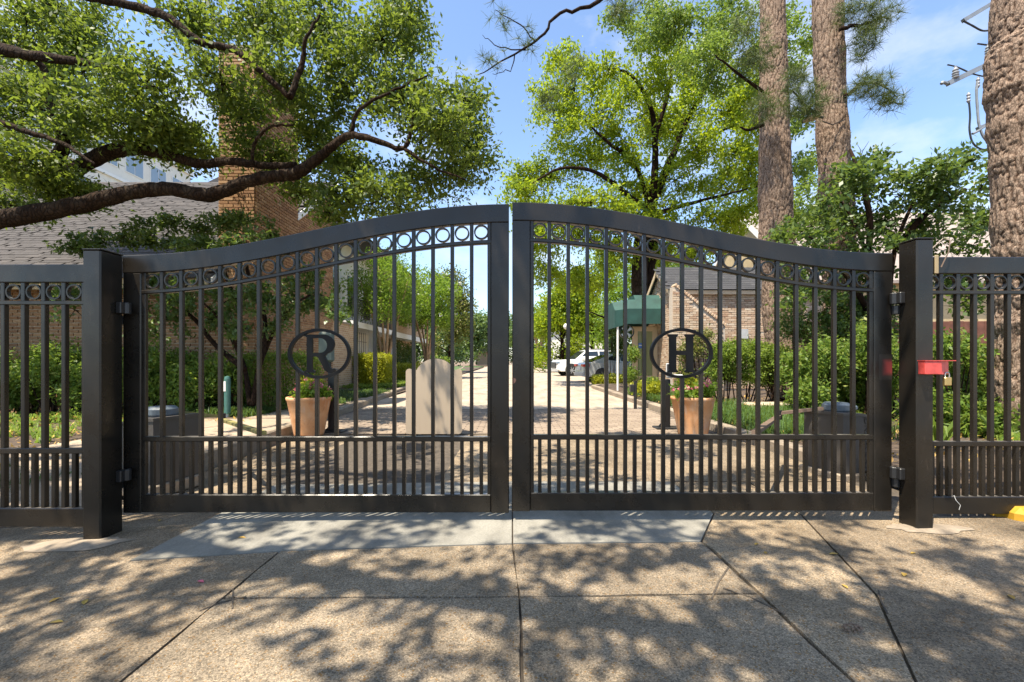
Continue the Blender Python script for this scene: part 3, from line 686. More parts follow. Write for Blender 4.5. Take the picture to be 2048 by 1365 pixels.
# ------------------------------------------------------------------ leaves, branches
def unit(a): return a/np.maximum(np.linalg.norm(a, axis=1, keepdims=True), 1e-9)
def leaf_mesh(pts, L, W, name='leaves', up=0.5, axis=None, axis_w=0.0, lvar=0.35, droop=0.0):
    n = len(pts); a = rng.normal(size=(n, 3)); a[:, 2] -= droop
    if axis is not None: a = unit(a) + axis*axis_w
    a = unit(a); nr = unit(rng.normal(size=(n, 3)) + np.array([0, 0, up*2])); b = unit(np.cross(a, nr)); nr = unit(np.cross(b, a))
    l = (L*(1+lvar*rng.uniform(-1, 1, n)))[:, None]; w = (W*(1+lvar*rng.uniform(-1, 1, n)))[:, None]
    v = np.empty((n, 4, 3)); v[:, 0] = pts; v[:, 1] = pts+a*l*0.5+b*w*0.5-nr*l*0.07; v[:, 2] = pts+a*l-nr*l*0.05*rng.uniform(0, 2, (n,1)); v[:, 3] = pts+a*l*0.5-b*w*0.5-nr*l*0.07
    return np_mesh(name, v.reshape(-1, 3), np.arange(n*4).reshape(-1, 4))
def clump_points(clumps, n, k, sr, shell=0.45):
    # clumps (c, (rx,ry,rz)); n leaves in sprays of k
    w = np.array([(r[0]*r[1]*r[2])**(2/3) for c, r in clumps]); w = w/w.sum(); out = []
    for (c, r), f in zip(clumps, w):
        m = max(1, int(n*f/k)); d = unit(rng.normal(size=(m, 3))); rad = (shell + (1-shell)*rng.random(m)**0.7)[:, None]
        rad *= (1+0.25*np.array([mnoise.noise(Vector(q)*2.2+Vector(c)) for q in d.tolist()]))[:, None]*1.05
        sc = np.array(c)+d*rad*np.array(r)
        p = (sc[:, None, :]+rng.normal(size=(m, k, 3))*sr*np.array([1, 1, 0.7])).reshape(-1, 3); out.append(p)
    return np.concatenate(out)
def sub_clumps(clumps, m, f=0.42, flat=0.7):
    out = []
    for c, r in clumps:
        for _ in range(m):
            d = unit(rng.normal(size=(1, 3)))[0]*rng.random()**0.4*0.95; q = np.array(c)+d*np.array(r); k = f*rng.uniform(0.6, 1.25)
            out.append((tuple(q), (r[0]*k, r[1]*k, r[2]*k*flat)))
    return out
def twigs(mb, a, clumps, per=4, r=0.012):
    for c, rr in clumps:
        for _ in range(per):
            d = unit(rng.normal(size=(1, 3)))[0]; e = np.array(c)+d*np.array(rr)*0.85; m = (np.array(c)+e)/2+rng.normal(size=3)*0.06*rr[0]
            mb.tube([c, m, e], [r, r*0.7, r*0.3], 4, False)
def path_px(pts, wob=0.0):
    return [P(p[0], p[1], p[2]) for p in pts]
def smooth_path(pts, rad, n=6, wob=0.0):
    pts = [Vector(p) for p in pts]; out = []; ro = []; m = len(pts)
    for i in range(m-1):
        p0, p1, p2, p3 = pts[max(i-1, 0)], pts[i], pts[i+1], pts[min(i+2, m-1)]
        for j in range(n):
            t = j/n; q = 0.5*((2*p1)+(p2-p0)*t+(2*p0-5*p1+4*p2-p3)*t*t+(3*p1-p0-3*p2+p3)*t**3)
            if wob: q = q+Vector(rng.normal(size=3)*wob)
            out.append(q); ro.append((rad[i]*(1-t)+rad[i+1]*t)*(1+0.06*random.uniform(-1, 1)))
    out.append(pts[-1]); ro.append(rad[-1]); return out, ro
def limb(mb, pts, rad, sides=10, n=6, wob=0.0):
    p, r = smooth_path(pts, rad, n, wob); mb.tube(p, r, sides)
def tree(name, lab, loc, cat='tree', group=None): return thing(name, lab, cat, loc, group)

# ---- live oak, trunk beyond the left edge, limbs sweeping into the picture
oak = tree('oak_tree', 'large live oak with dark limbs sweeping over the left house roof', (-12.0, 7.5, -0.1))
ob_ = MB(); limb(ob_, [(-12.0,7.5,-0.2),(-11.9,7.4,1.2),(-11.6,7.3,2.2),(-11.2,7.2,2.9)], [0.62,0.5,0.46,0.40], 16); ob_.build('trunk', M['oakbark'], oak, True)
OY = 7.0
def oak_limb(pts, rad, nm='limb', n=7):
    b = MB(); limb(b, [P(x, y, Y) for x, y, Y in pts], rad, 12, n, 0.006); b.build(nm, M['oakbark'], oak, True)
oak_limb([(-420,470,7.2),(-150,465,7.1),(0,440,7),(150,412,7),(250,388,7),(330,378,7),(420,390,7),(500,362,7),(560,352,7),(598,345,7),(650,305,6.9),(700,272,6.9),(760,284,6.8),(808,297,6.8),(826,240,6.7),(822,205,6.6)],
         [0.28,0.17,0.14,0.125,0.108,0.105,0.105,0.092,0.088,0.095,0.066,0.057,0.044,0.034,0.026,0.016])
oak_limb([(-420,430,7.4),(-120,385,7.5),(0,360,7.5),(120,352,7.5),(200,312,7.5),(270,299,7.5),(340,312,7.4),(400,328,7.3),(460,322,7.2),(520,331,7.1),(592,332,7.0)], [0.26,0.14,0.12,0.12,0.115,0.10,0.08,0.07,0.065,0.055,0.055])
oak_limb([(85,350,7.5),(128,290,7.4),(105,230,7.3),(92,150,7.3),(60,110,7.2),(0,90,7.2),(-80,60,7.1)], [0.11,0.09,0.07,0.055,0.045,0.04,0.03])
oak_limb([(-60,-90,6.4),(130,-20,6.4),(230,5,6.4),(330,32,6.4),(400,84,6.4),(470,102,6.4),(530,150,6.3),(580,196,6.3)], [0.09,0.062,0.056,0.056,0.052,0.046,0.04,0.038])
oak_limb([(580,196,6.3),(604,130,6.3),(612,80,6.2),(640,30,6.2)], [0.045,0.035,0.025,0.015], 'branch')
oak_limb([(0,102,7.0),(100,117,7.0),(200,130,7.0),(285,148,6.9)], [0.085,0.07,0.05,0.02], 'branch')
oak_limb([(-30,235,6.6),(60,266,6.6),(130,290,6.6),(190,330,6.5)], [0.05,0.04,0.03,0.015], 'branch')
oak_limb([(505,330,7.0),(508,290,6.9),(540,255,6.8),(590,250,6.8)], [0.03,0.025,0.02,0.01], 'branch')
oak_limb([(808,297,6.8),(860,330,6.7),(930,360,6.6)], [0.03,0.02,0.01], 'branch'); oak_limb([(700,272,6.9),(720,220,6.8),(790,180,6.7),(860,150,6.6)], [0.035,0.028,0.02,0.01], 'branch')
oc = []
for x, y, rx, ry in [(50,80,110,70),(170,120,110,80),(290,170,90,70),(70,215,110,75),(215,240,115,65),(330,285,80,40),(50,320,70,45),(120,20,110,50),(390,35,100,50),(520,50,110,60),(640,50,110,70),(760,80,100,75),
                     (815,35,50,50),(700,170,80,60),(625,225,55,50),(480,225,55,65),(540,320,60,35),(800,195,85,65),(880,255,85,75),(935,310,62,62),(860,365,90,45),(770,395,75,35),(700,335,65,45),(935,215,45,50),(570,160,60,50),
                     (440,160,45,50),(100,375,90,30),(30,410,60,30),(150,390,60,25),(640,300,60,40),(600,380,45,25),(690,400,40,30),(660,425,30,30),(330,250,60,40),(400,290,40,30)]:
    Y = OY+random.uniform(-0.3, 1.6); p = P(x, y, Y); s_ = Y/F
    oc.append(((p.x, p.y, p.z), (rx*s_*0.95, random.uniform(0.5, 0.95), ry*s_*0.95)))
ocs = sub_clumps(oc, 26, 0.3)
oc2 = [(c, tuple(q*1.2 for q in r)) for c, r in oc]
pts = np.concatenate([clump_points(ocs, 54000, 8, 0.075, 0.1), clump_points(oc2, 30000, 4, 0.08, 0.3)])
place('foliage', leaf_mesh(pts, 0.088, 0.042, 'foliage', 0.35, lvar=0.5), M['oakleaf'], oak)
tw = MB(); twigs(tw, None, oc, 20, 0.011); tw.build('twigs', M['oakbark'], oak)['kind'] = 'stuff'
# overhead part of the crown, above the frame: it shades the apron
hc = []
for i in range(560):
    h = random.uniform(4.9, 6.6); gxx, gyy = random.uniform(-5.5, 5.5), random.uniform(-0.2, 7.2)
    x, y = gxx-0.30*h, gyy-0.31*h
    if h-0.45 < CAMZ+0.84*max(0, y): continue
    if gxx > 2.3 and random.random() < 0.5: continue
    if gyy > 4.6 and random.random() < 0.5: continue
    hc.append(((x, y, h), (random.uniform(0.16, 0.42), random.uniform(0.16, 0.42), random.uniform(0.1, 0.2))))
pts = clump_points(hc, 46000, 10, 0.05, 0.05)
place('foliage', leaf_mesh(pts, 0.105, 0.055, 'foliage', 0.8), M['oakleaf'], oak)
b = MB()
limb(b, [(-11.2,7.2,2.9),(-9.5,5.0,5.2),(-7.0,2.5,6.2),(-3.5,0.5,6.4),(0.0,-0.5,6.3),(2.5,-1.2,6.2)], [0.34,0.24,0.15,0.09,0.06,0.03], 10)
limb(b, [(-7.0,2.5,6.2),(-4.5,2.6,6.5),(-2.0,1.8,6.4),(1.0,1.2,6.3)], [0.1,0.06,0.045,0.02], 8); limb(b, [(-9.5,5.0,5.2),(-8.0,0.5,5.8),(-5.5,-1.5,6.0),(-2.0,-2.0,6.1)], [0.15,0.1,0.06,0.03], 8)
b.build('overhead_limb', M['oakbark'], oak, True)

# ---- small dark tree in front of the left house wall
dk = tree('ornamental_tree', 'small dark leaved tree with slanting stems before the brick wall', (-4.25, 7.9, 0.05))
b = MB()
for pth in ([(500,810),(490,740),(470,690),(440,640),(400,600)], [(505,812),(520,730),(545,670),(575,620),(620,590)], [(470,690),(480,630),(455,560),(430,490)], [(490,740),(430,690),(390,640),(340,600)], [(520,730),(530,640),(500,560),(480,480)]):
    limb(b, [P(x, y, 7.9+0.25*math.sin(i)) for i, (x, y) in enumerate(pth)], [0.05,0.042,0.034,0.026,0.014][:len(pth)], 7, 4)
b.build('trunk', M['oakbark'], dk, True)
dc = []
for x, y, rx, ry in [(400,455,75,35),(470,440,60,30),(330,470,75,35),(250,470,60,30),(185,490,60,25),(480,485,60,30),(400,500,70,25),(150,500,40,20),(540,470,30,20),(300,590,45,50),(330,640,45,50),(360,580,40,40),(460,600,60,35),(530,590,50,35),(590,600,50,30),(640,590,50,35),(672,625,32,25),(610,570,50,30),(560,640,35,30),(290,660,35,40),(150,620,50,40),(130,570,30,40),(480,660,30,25),(430,640,30,25)]:
    Y = 7.8+random.uniform(-0.5, 0.5); p = P(x, y, Y); s_ = Y/F; dc.append(((p.x, p.y, p.z), (rx*s_, 0.3, ry*s_)))
place('foliage', leaf_mesh(clump_points(sub_clumps(dc, 6), 13000, 9, 0.055, 0.1), 0.09, 0.046, 'foliage', 0.6), M['darkleaf'], dk)
tw = MB(); twigs(tw, None, dc, 4, 0.008); tw.build('twigs', M['oakbark'], dk)['kind'] = 'stuff'

# ------------------------------------------------------------------ left house
HXW = -5.87; HYF = 9.0; SL = 0.68; EZ = 2.87; YB = 14.75
lh = thing('brick_house', 'tan brick house with shingle roof and tall chimney, behind the left fence', 'house', (-10, 9, 0))
CX0, CX1, CY0, CY1, CZT = -5.868, -5.14, 9.0, 10.8, 7.25
MB().box(-18, HXW, HYF+0.02, HYF+0.2, 0, EZ).build('wall', M['mortar'], lh)
MB().prism([(HYF+0.2, 0), (YB, 0), (YB, EZ+SL*(YB-HYF)), (HYF+0.2, EZ+SL*0.2)], 'x', HXW-0.2, HXW-0.02).build('end_wall', M['mortar'], lh)
MB().box(-18, HXW-0.2, YB-0.2, YB-0.02, 0, EZ+SL*(YB-HYF-0.2)).build('rear_wall', M['mortar'], lh)
ch_ = MB().box(CX0, CX1-0.012, CY0+0.012, CY1-0.012, 0, CZT).build('chimney', M['mortar'], lh)
MB().box(CX0-0.0, CX1+0.03, CY0-0.03, CY1+0.03, CZT, CZT+0.12).build('chimney_cap', M['kerb'], ch_)
bme = to_mesh(MB().bbox(-0.0945, 0.0945, -0.02, 0.02, -0.027, 0.027, 0.004), 'brick', M['brick'])
def brick_field(u0, u1, z0, z1, fn, ok=None, cw=0.203, chh=0.0677):
    out = []; r = 0; z = z0+chh/2
    while z < z1:
        edges = [u0]; e = u0+(cw/2 if r % 2 else cw)
        while e < u1-0.04: edges.append(e); e += cw
        edges.append(u1)
        for ea, eb in zip(edges, edges[1:]):
            u = (ea+eb)/2; k = (eb-ea-0.012)/(cw-0.012)
            if ok is None or ok(u, z):
                m = fn(u, z+random.uniform(-0.0015, 0.0015)) @ Matrix.Diagonal((k, 1, 1, 1)); p = m.translation
                sx, sy = HX+p.x/p.y*F, HY-(p.z-CAMZ)/p.y*F
                sc = 1.0/p.y
                if not (-5 < sx < 2053 and -5 < sy < 900): sc = 0
                out.append((m, sc, sx, sy))
        z += chh; r += 1
    return out
RX = Matrix.Rotation(R(90), 4, 'Z')
def jitm(): return Matrix.Rotation(random.uniform(-0.012, 0.012), 4, 'X')
bf = brick_field(-18, HXW, 0.0, EZ-0.08, lambda u, z: Matrix.Translation((u, HYF+0.012+random.uniform(-0.004, 0.003), z)) @ jitm())
bc = brick_field(CX0, CX1, 0.0, CZT, lambda u, z: Matrix.Translation((u, CY0+0.002+random.uniform(-0.004, 0.003), z)) @ jitm())
bs_ = brick_field(CY0, CY1, 0.0, CZT, lambda u, z: Matrix.Translation((CX1-0.002+random.uniform(-0.003, 0.004), u, z)) @ RX)
be = brick_field(CY1, YB, 0.0, EZ+SL*(YB-HYF), lambda u, z: Matrix.Translation((HXW-0.012+random.uniform(-0.003, 0.004), u, z)) @ RX, lambda u, z: z < EZ+SL*(u-HYF)-0.12)
def sc_left(t):
    m, s, sx, sy = t
    if s == 0: return 0
    vis = (0 < sx < 165 and 560 < sy < 700) or (430 < sx < 600 and 150 < sy < 470)
    return s+(1 if vis else 0)+ (0.3 if 285 < sx < 520 and 560 < sy < 730 else 0)
allb = [(t[0], sc_left(t)) for t in bf+bc+bs_+be]
spread_pieces('brick', bme, allb, lh)
# roof
rf = MB().prism([(HYF-0.45, EZ-SL*0.45), (YB+0.12, EZ+SL*(YB+0.12-HYF)), (YB+0.12, EZ+SL*(YB+0.12-HYF)+0.1), (HYF-0.45, EZ-SL*0.45+0.1)], 'x', -18.3, HXW+0.12).build('roof', M['shingle'], lh)
MB().prism([(HYF-0.42, EZ-SL*0.42-0.12), (YB+0.1, EZ+SL*(YB+0.1-HYF)-0.12), (YB+0.1, EZ+SL*(YB+0.1-HYF)+0.07), (HYF-0.42, EZ-SL*0.42+0.07)], 'x', HXW+0.12, HXW+0.15).build('rake_board', M['white'], rf)
MB().box(-18.3, HXW+0.1, HYF-0.5, HYF-0.452, EZ-0.45, EZ-0.24).build('gutter', M['tanstucco'], rf)
ang = math.atan(SL); shm = to_mesh(MB().bbox(-0.15, 0.15, -0.11, 0.11, -0.005, 0.009, 0.002), 'shingle', M['shingle'])
sh = []; s = 0.0; rr = 0; nrm = Vector((0, -math.sin(ang), math.cos(ang)))
while s < 7.45:
    u = -17.9+(0.15 if rr % 2 else 0)+random.uniform(-0.05, 0.05)
    while u < HXW+0.05:
        p = Vector((u, HYF-0.42+s*math.cos(ang), EZ-SL*0.42+s*math.sin(ang)))+nrm*(0.108*1.0+0.012)
        if not (CX0-0.15 < u and CY0 < p.y < CY1):
            w = random.choice((0.7, 0.9, 1.0, 1.0))
            sx, sy = HX+p.x/p.y*F, HY-(p.z-CAMZ)/p.y*F
            sh.append((Matrix.Translation(p) @ Matrix.Rotation(ang-0.05, 4, 'X') @ Matrix.Diagonal((w, 1, 1.5 if random.random() < 0.3 else 1, 1)), (2 if (0 < sx < 440 and 370 < sy < 560) else 0)+1/p.y))
        u += 0.302
    s += 0.143; rr += 1
spread_pieces('shingle', shm, sh, rf)

# ------------------------------------------------------------------ garden wall and second house on the left
gw = thing('garden_wall', 'low yellowish brick garden wall between the left houses', 'wall', (-6.1, 16, 0))
MB().box(-6.3, -6.05, 14.8, 17.6, 0, 2.4).build('wall', M['farbrick'], gw); MB().box(-6.34, -6.01, 14.8, 17.64, 2.4, 2.47).build('coping', M['kerb'], gw)
h2 = thing('townhouse', 'brick townhouse with white railed balcony behind the crape myrtle', 'house', (-7, 20, 0))
MB().box(-14, -7.6, 17.7, 24.5, 0, 7.0).build('wall', M['cream'], h2)
MB().box(-14, -6.6, 24.5, 34, 2.7, 6.4).build('upper_wall', M['farbrick'], h2); MB().box(-14, -7.3, 24.5, 34, 0, 2.4).build('lower_wall', M['farbrick'], h2)
MB().box(-14.1, -6.5, 24.4, 34.1, 2.4, 2.7).build('beam', M['white'], h2)
bal = MB().box(-7.6, -6.25, 17.7, 24.4, 2.42, 2.66).build('balcony', M['white'], h2)
MB().box(-6.32, -6.27, 17.7, 24.4, 3.55, 3.6).build('handrail', M['black'], bal)
for k in range(46): MB().box(-6.305, -6.285, 17.75+k*0.145, 17.77+k*0.145, 2.66, 3.55).build('baluster', M['black'], bal)
for yy in (18.0, 20.4, 22.6, 24.2): MB().box(-6.5, -6.3, yy, yy+0.2, 0, 2.42).build('column', M['white'], h2)
for yy in (19.0, 20.9):
    w_ = MB().box(-7.6, -7.57, yy, yy+1.1, 0.5, 2.1).build('window', M['white'], h2); MB().box(-7.575, -7.56, yy+0.08, yy+1.02, 0.58, 2.02).build('pane', M['glass'], w_)
for k in range(9): MB().tube([(-6.6, 18.3+k*0.24, 0.1), (-6.6, 18.3+k*0.24, 2.3)], 0.012, 6).build('grille_bar', M['black'], h2)
for z in (0.9, 1.9): MB().tube([(-6.6, 18.2, z), (-6.6, 20.4, z)], 0.012, 6).build('grille_bar', M['black'], h2)
for yy in (18.5, 20.8, 23.0): MB().box(-7.6, -7.56, yy, yy+0.9, 3.2, 5.0).build('window', M['glass'], h2)
MB().prism([(-15, 6.4), (-6.2, 6.4), (-10.5, 8.6)], 'y', 17.4, 34.4).build('roof', M['slate'], h2)
iv = clump_points([((-7.1, 24.6+i*0.8, 1.2), (0.15, 0.6, 1.25)) for i in range(11)], 5000, 6, 0.08, 0.3)
ivy = thing('ivy', 'dark green ivy covering the ground floor wall of the townhouse', 'ivy', (-7.1, 28, 0)); place('foliage', leaf_mesh(iv, 0.12, 0.09, 'foliage', 0.2), M['darkleaf'], ivy)

# white mid-rise far left
mr = thing('office_building', 'pale multi storey building seen above the left house roof', 'building', (-42, 36, 0))
MB().box(-60, -35, 14, 49, 0, 21.2).build('wall', M['cream'], mr); MB().box(-60.2, -34.8, 13.8, 49.2, 21.2, 21.9).build('parapet', M['white'], mr)
for fl in range(5):
    z = 2.6+fl*3.9
    MB().box(-35, -34.8, 14, 49, z-1.1, z-0.85).build('ledge', M['white'], mr)
    for k in range(12):
        y = 15.5+k*2.8
        w_ = MB().box(-35, -34.95, y, y+2.0, z, z+1.9).build('window', M['white'], mr)
        MB().box(-34.96, -34.93, y+0.08, y+0.96, z+0.08, z+1.82).build('pane', M['skyglass'], w_); MB().box(-34.96, -34.93, y+1.04, y+1.92, z+0.08, z+1.82).build('pane', M['skyglass'], w_)
MB().prism([(14, 13.2), (44, 13.2), (44, 13.9), (14, 13.9)], 'x', -34.8, -31.5).build('canopy', M['tanstucco'], mr)

# ------------------------------------------------------------------ shrubs, hedges, groundcover on the left
def shrub(name, lab, clumps, n, L, W, mat, cat='shrub', stems=True, group=None, k=8, sr=0.06, up=0.5, shell=0.35, base=None):
    c0 = clumps[0][0]; bx = sum(c[0][0] for c in clumps)/len(clumps); by = sum(c[0][1] for c in clumps)/len(clumps); bz = base if base is not None else 0.05
    s_ = thing(name, lab, cat, (bx, by, bz), group)
    place('foliage', leaf_mesh(clump_points(clumps, n, k, sr, shell), L, W, 'foliage', up), mat, s_)
    if stems:
        mb = MB()
        for c, r in clumps:
            for _ in range(4):
                e = np.array(c)+rng.normal(size=3)*np.array(r)*0.35; st = (c[0]+random.uniform(-0.5, 0.5)*r[0], c[1]+random.uniform(-0.3, 0.3)*r[1], bz-0.05)
                mb.tube([st, ((st[0]+e[0])/2+random.uniform(-0.05, 0.05), (st[1]+e[1])/2, (st[2]+e[2])/2), e], [0.016, 0.011, 0.005], 5, False)
        mb.build('stems', M['oakbark'], s_)['kind'] = 'stuff'
    return s_
for i, (xc, lab) in enumerate([(-9.6, 'loose green shrub by the brick wall, seen through the left fence at the picture edge'), (-8.2, 'loose green shrub by the brick wall, just left of the left gate post'), (-6.9, 'loose green shrub by the brick wall, just right of the left gate post'), (-5.75, 'loose dark green shrub before the chimney, beside the utility post')]):
    cl = [((xc+random.uniform(-0.6, 0.6), 8.3+random.uniform(-0.3, 0.3), random.uniform(0.45, 1.08)), (random.uniform(0.3, 0.5), 0.38, random.uniform(0.28, 0.42))) for _ in range(9)]
    shrub('azalea_shrub', lab, cl, 10000, 0.078, 0.036, M['shrubleaf'], group='loose shrubs along the brick wall')
def box_hedge(name, lab, x0, x1, y0, y1, z1, n, mat, z0=0.1, L=0.05, W=0.028):
    m = n; p = np.empty((m, 3)); fc = rng.integers(0, 4, m); u, v = rng.random(m), rng.random(m); jit = rng.normal(size=(m, 3))*0.05
    p[:, 0] = np.where(fc == 1, x1, np.where(fc == 3, x0, x0+u*(x1-x0))); p[:, 1] = np.where(fc == 0, y0, np.where((fc == 1) | (fc == 3), y0+u*(y1-y0), y0+v*(y1-y0))); p[:, 2] = np.where(fc == 2, z1, z0+v*(z1-z0))
    r = 0.12; cxm = np.clip(p, [x0+r, y0+r, z0], [x1-r, y1-r, z1-r]); d = p-cxm; ln = np.linalg.norm(d, axis=1, keepdims=True); p = np.where(ln > r, cxm+d/np.maximum(ln, 1e-6)*r, p)+jit
    inn = np.stack([rng.uniform(x0, x1, m//3), rng.uniform(y0, y1, m//3), rng.uniform(z0, z1-0.08, m//3)], 1)
    h = thing(name, lab, 'hedge', ((x0+x1)/2, (y0+y1)/2, 0.05)); place('foliage', leaf_mesh(np.concatenate([p, inn]), L, W, 'foliage', 0.5), mat, h)
    mb = MB()
    for i in range(10): x = x0+0.1+(x1-x0-0.2)*i/9; mb.tube([(x, (y0+y1)/2+random.uniform(-.1, .1), 0), (x+random.uniform(-.1, .1), (y0+y1)/2, z1*0.7)], [0.015, 0.006], 5)
    mb.build('stems', M['oakbark'], h)['kind'] = 'stuff'; return h
box_hedge('clipped_hedge', 'clipped green hedge behind the left flower pot', -5.3, -4.05, 8.7, 9.5, 1.15, 9000, M['hedgeleaf'])
box_hedge('clipped_hedge', 'boxy yellow green hedge left of the crape myrtle trunk', -5.95, -4.85, 17.0, 18.4, 1.25, 8000, M['limeleaf'], L=0.08, W=0.05)
box_hedge('clipped_hedge', 'low clipped hedge right of the crape myrtle trunk', -6.0, -4.55, 21.5, 24.0, 0.85, 3500, M['limeleaf'], L=0.09, W=0.06)
box_hedge('clipped_hedge', 'small clipped hedge beside the far road bend', -6.6, -5.4, 36, 40, 1.3, 1500, M['hedgeleaf'], L=0.16, W=0.1)
def blades(name, lab, x0, x1, y0, y1, n, h, mat, zf, clump=0.18, kind='stuff', w=0.011):
    m = max(1, n//(70 if h > 0.3 else 34)); c = np.stack([rng.uniform(x0, x1, m), rng.uniform(y0, y1, m)], 1); idx = rng.integers(0, m, n); pb = c[idx]+rng.normal(size=(n, 2))*clump*0.25
    az = rng.uniform(0, 2*np.pi, n); ln = h*rng.uniform(0.6, 1.2, n); lean = rng.uniform(0.25, 1.1, n); d = np.stack([np.cos(az), np.sin(az)], 1); sd = np.stack([-d[:, 1], d[:, 0]], 1)*w/2
    z0 = np.array([zf(a, b_) for a, b_ in pb]); v = np.empty((n, 6, 3))
    for k, (t, ht) in enumerate(((0, 0), (0.45, 0.75), (1.0, 0.8))):
        ctr = pb+d*(ln*lean*t)[:, None]; zz = z0+ln*ht*(1-0.35*lean) - (ln*0.35*lean if k == 2 else 0); wk_ = (1, 0.85, 0.15)[k]
        v[:, 2*k, :2] = ctr-sd*wk_; v[:, 2*k+1, :2] = ctr+sd*wk_; v[:, 2*k, 2] = zz; v[:, 2*k+1, 2] = zz
    q = np.arange(n)[:, None]*6; f = np.concatenate([q+np.array([0, 1, 3, 2]), q+np.array([2, 3, 5, 4])], 0)
    me = np_mesh(name, v.reshape(-1, 3), f); o = place(name, me, mat); tag(o, lab, 'ground cover', None, kind); return o
blades('liriope_border', 'dark grassy border plants along the left hedge foot', -5.6, -4.5, 7.7, 8.5, 3500, 0.24, M['grass'], lambda x, y: 0.08)
blades('liriope_verge', 'dark grassy plants between the left walkway and hedges', -5.6, -3.75, 9.8, 13.6, 6000, 0.24, M['grass'], lambda x, y: 0.08)
blades('lawn_grass', 'bright grass patch below the crape myrtle', -6.2, -3.95, 15.5, 24, 9000, 0.2, M['hedgeleaf'], lambda x, y: 0.09, w=0.03)
blades('bed_groundcover', 'low green groundcover before the shrubs behind the left fence', -11, -5.35, 5.6, 8.0, 5000, 0.2, M['shrubleaf'], lambda x, y: 0.04, w=0.02)
blades('weedy_grass', 'grass tufts behind the left fence', -5.6, -4.0, 3.3, 4.2, 1500, 0.22, M['grass'], lambda x, y: -0.05)
blades('mondo_grass', 'dark mounded grass clumps along the right kerb', 3.35, 5.0, 5.6, 8.0, 9000, 0.33, M['grass'], lambda x, y: 0.08, 0.34)
blades('mondo_border', 'grass clumps further along the right kerb', 3.3, 4.6, 8.6, 13.5, 4500, 0.28, M['grass'], lambda x, y: 0.1)
blades('garden_groundcover', 'low green groundcover below the right shrubs', 5.5, 9.5, 4.2, 9.5, 5000, 0.22, M['shrubleaf'], lambda x, y: 0.1, w=0.02)

# crape myrtles
def myrtle(lab, x, y, h, cw, n, stems=7, leaf=0.10, mat='myrtleleaf', flowers=0, trunk=0.09, low=0.33):
    t = thing('crape_myrtle', lab, 'tree', (x, y, 0.05), 'multi stemmed myrtles along the drive'); b = MB(); cl = []
    for i in range(stems):
        a = 2*math.pi*i/stems+random.uniform(-.3, .3); tx, ty = x+math.cos(a)*cw*0.55, y+math.sin(a)*cw*0.55; hh = h*random.uniform(0.68, 0.85)
        limb(b, [(x+0.09*math.cos(a), y+0.09*math.sin(a), 0), (x+0.13*math.cos(a), y+0.13*math.sin(a), h*0.2), (x+(tx-x)*0.45, y+(ty-y)*0.45, h*0.45), (tx, ty, hh)], [trunk, trunk*0.8, trunk*0.5, trunk*0.2], 7, 4)
        cl += [((tx, ty, hh), (cw*0.42, cw*0.42, h*0.13)), ((x+(tx-x)*0.6+random.uniform(-.2, .2), y+(ty-y)*0.6, hh*0.82), (cw*0.35, cw*0.35, h*0.10)), ((x+(tx-x)*1.1, y+(ty-y)*1.1, h*(low+0.22)), (cw*0.3, cw*0.3, h*0.09))]
    cl.append(((x, y, h*0.9), (cw*0.5, cw*0.5, h*0.11)))
    b.build('trunk', M['myrtle'], t, True)
    place('crown', leaf_mesh(clump_points(cl, n, 12, 0.14, 0.25), leaf, leaf*0.5, 'crown', 0.4), M[mat], t)
    if flowers:
        fl = clump_points([((c[0], c[1], c[2]+r[2]*0.5), (r[0], r[1], r[2]*0.6)) for c, r in cl], flowers, 25, 0.05, 0.8); place('blossoms', leaf_mesh(fl, 0.07, 0.06, 'blossoms', 0.3), M['whitepetal'], t)
    return t
myrtle('crape myrtle with smooth tan stems beside the yellow green hedge', -5.5, 19.6, 5.9, 1.9, 15000)
myrtle('crape myrtle with white blossoms behind the arched sign plate', -5.1, 27.0, 6.6, 2.2, 13000, 8, 0.15, 'myrtleleaf', 500)
myrtle('crape myrtle at the far right of the road, beside the distant parked car', 4.35, 72, 10.5, 3.0, 5000, 6, 0.34, 'elmleaf', 0, 0.2, 0.3)

def street_tree(name, lab, x, y, h, cw, n, leaf, mat, trunk=0.2, z0=0.35, nb=12, group=None):
    t = thing(name, lab, 'tree', (x, y, 0.0), group); b = MB(); limb(b, [(x, y, -0.1), (x+0.1, y, h*0.25), (x-0.05, y, h*0.5), (x, y, h*0.85)], [trunk, trunk*0.8, trunk*0.55, trunk*0.15], 9, 4); cl = []
    for i in range(nb):
        a = random.uniform(0, 2*math.pi); f = random.uniform(0.3, 0.85); zz = h*random.uniform(z0, 0.9); rr = cw*f*(1-0.5*max(0, zz/h-0.5)*2)
        c = (x+rr*math.cos(a), y+rr*math.sin(a), zz); cl.append((c, (cw*0.38, cw*0.38, h*0.11))); limb(b, [(x, y, zz*0.7), ((x+c[0])/2, (y+c[1])/2, zz*0.9), c], [trunk*0.35, trunk*0.22, trunk*0.08], 6, 3)
    b.build('trunk', M['elmbark'], t, True); place('crown', leaf_mesh(clump_points(cl, n, 12, leaf*1.3, 0.2), leaf, leaf*0.55, 'crown', 0.4), M[mat], t); return t
street_tree('magnolia_tree', 'yellowish olive magnolia beyond the crape myrtles on the left', -5.6, 40, 9.2, 2.4, 9000, 0.24, 'rustleaf', 0.2, 0.2, 16)
G = 'trees at the far end of the road'
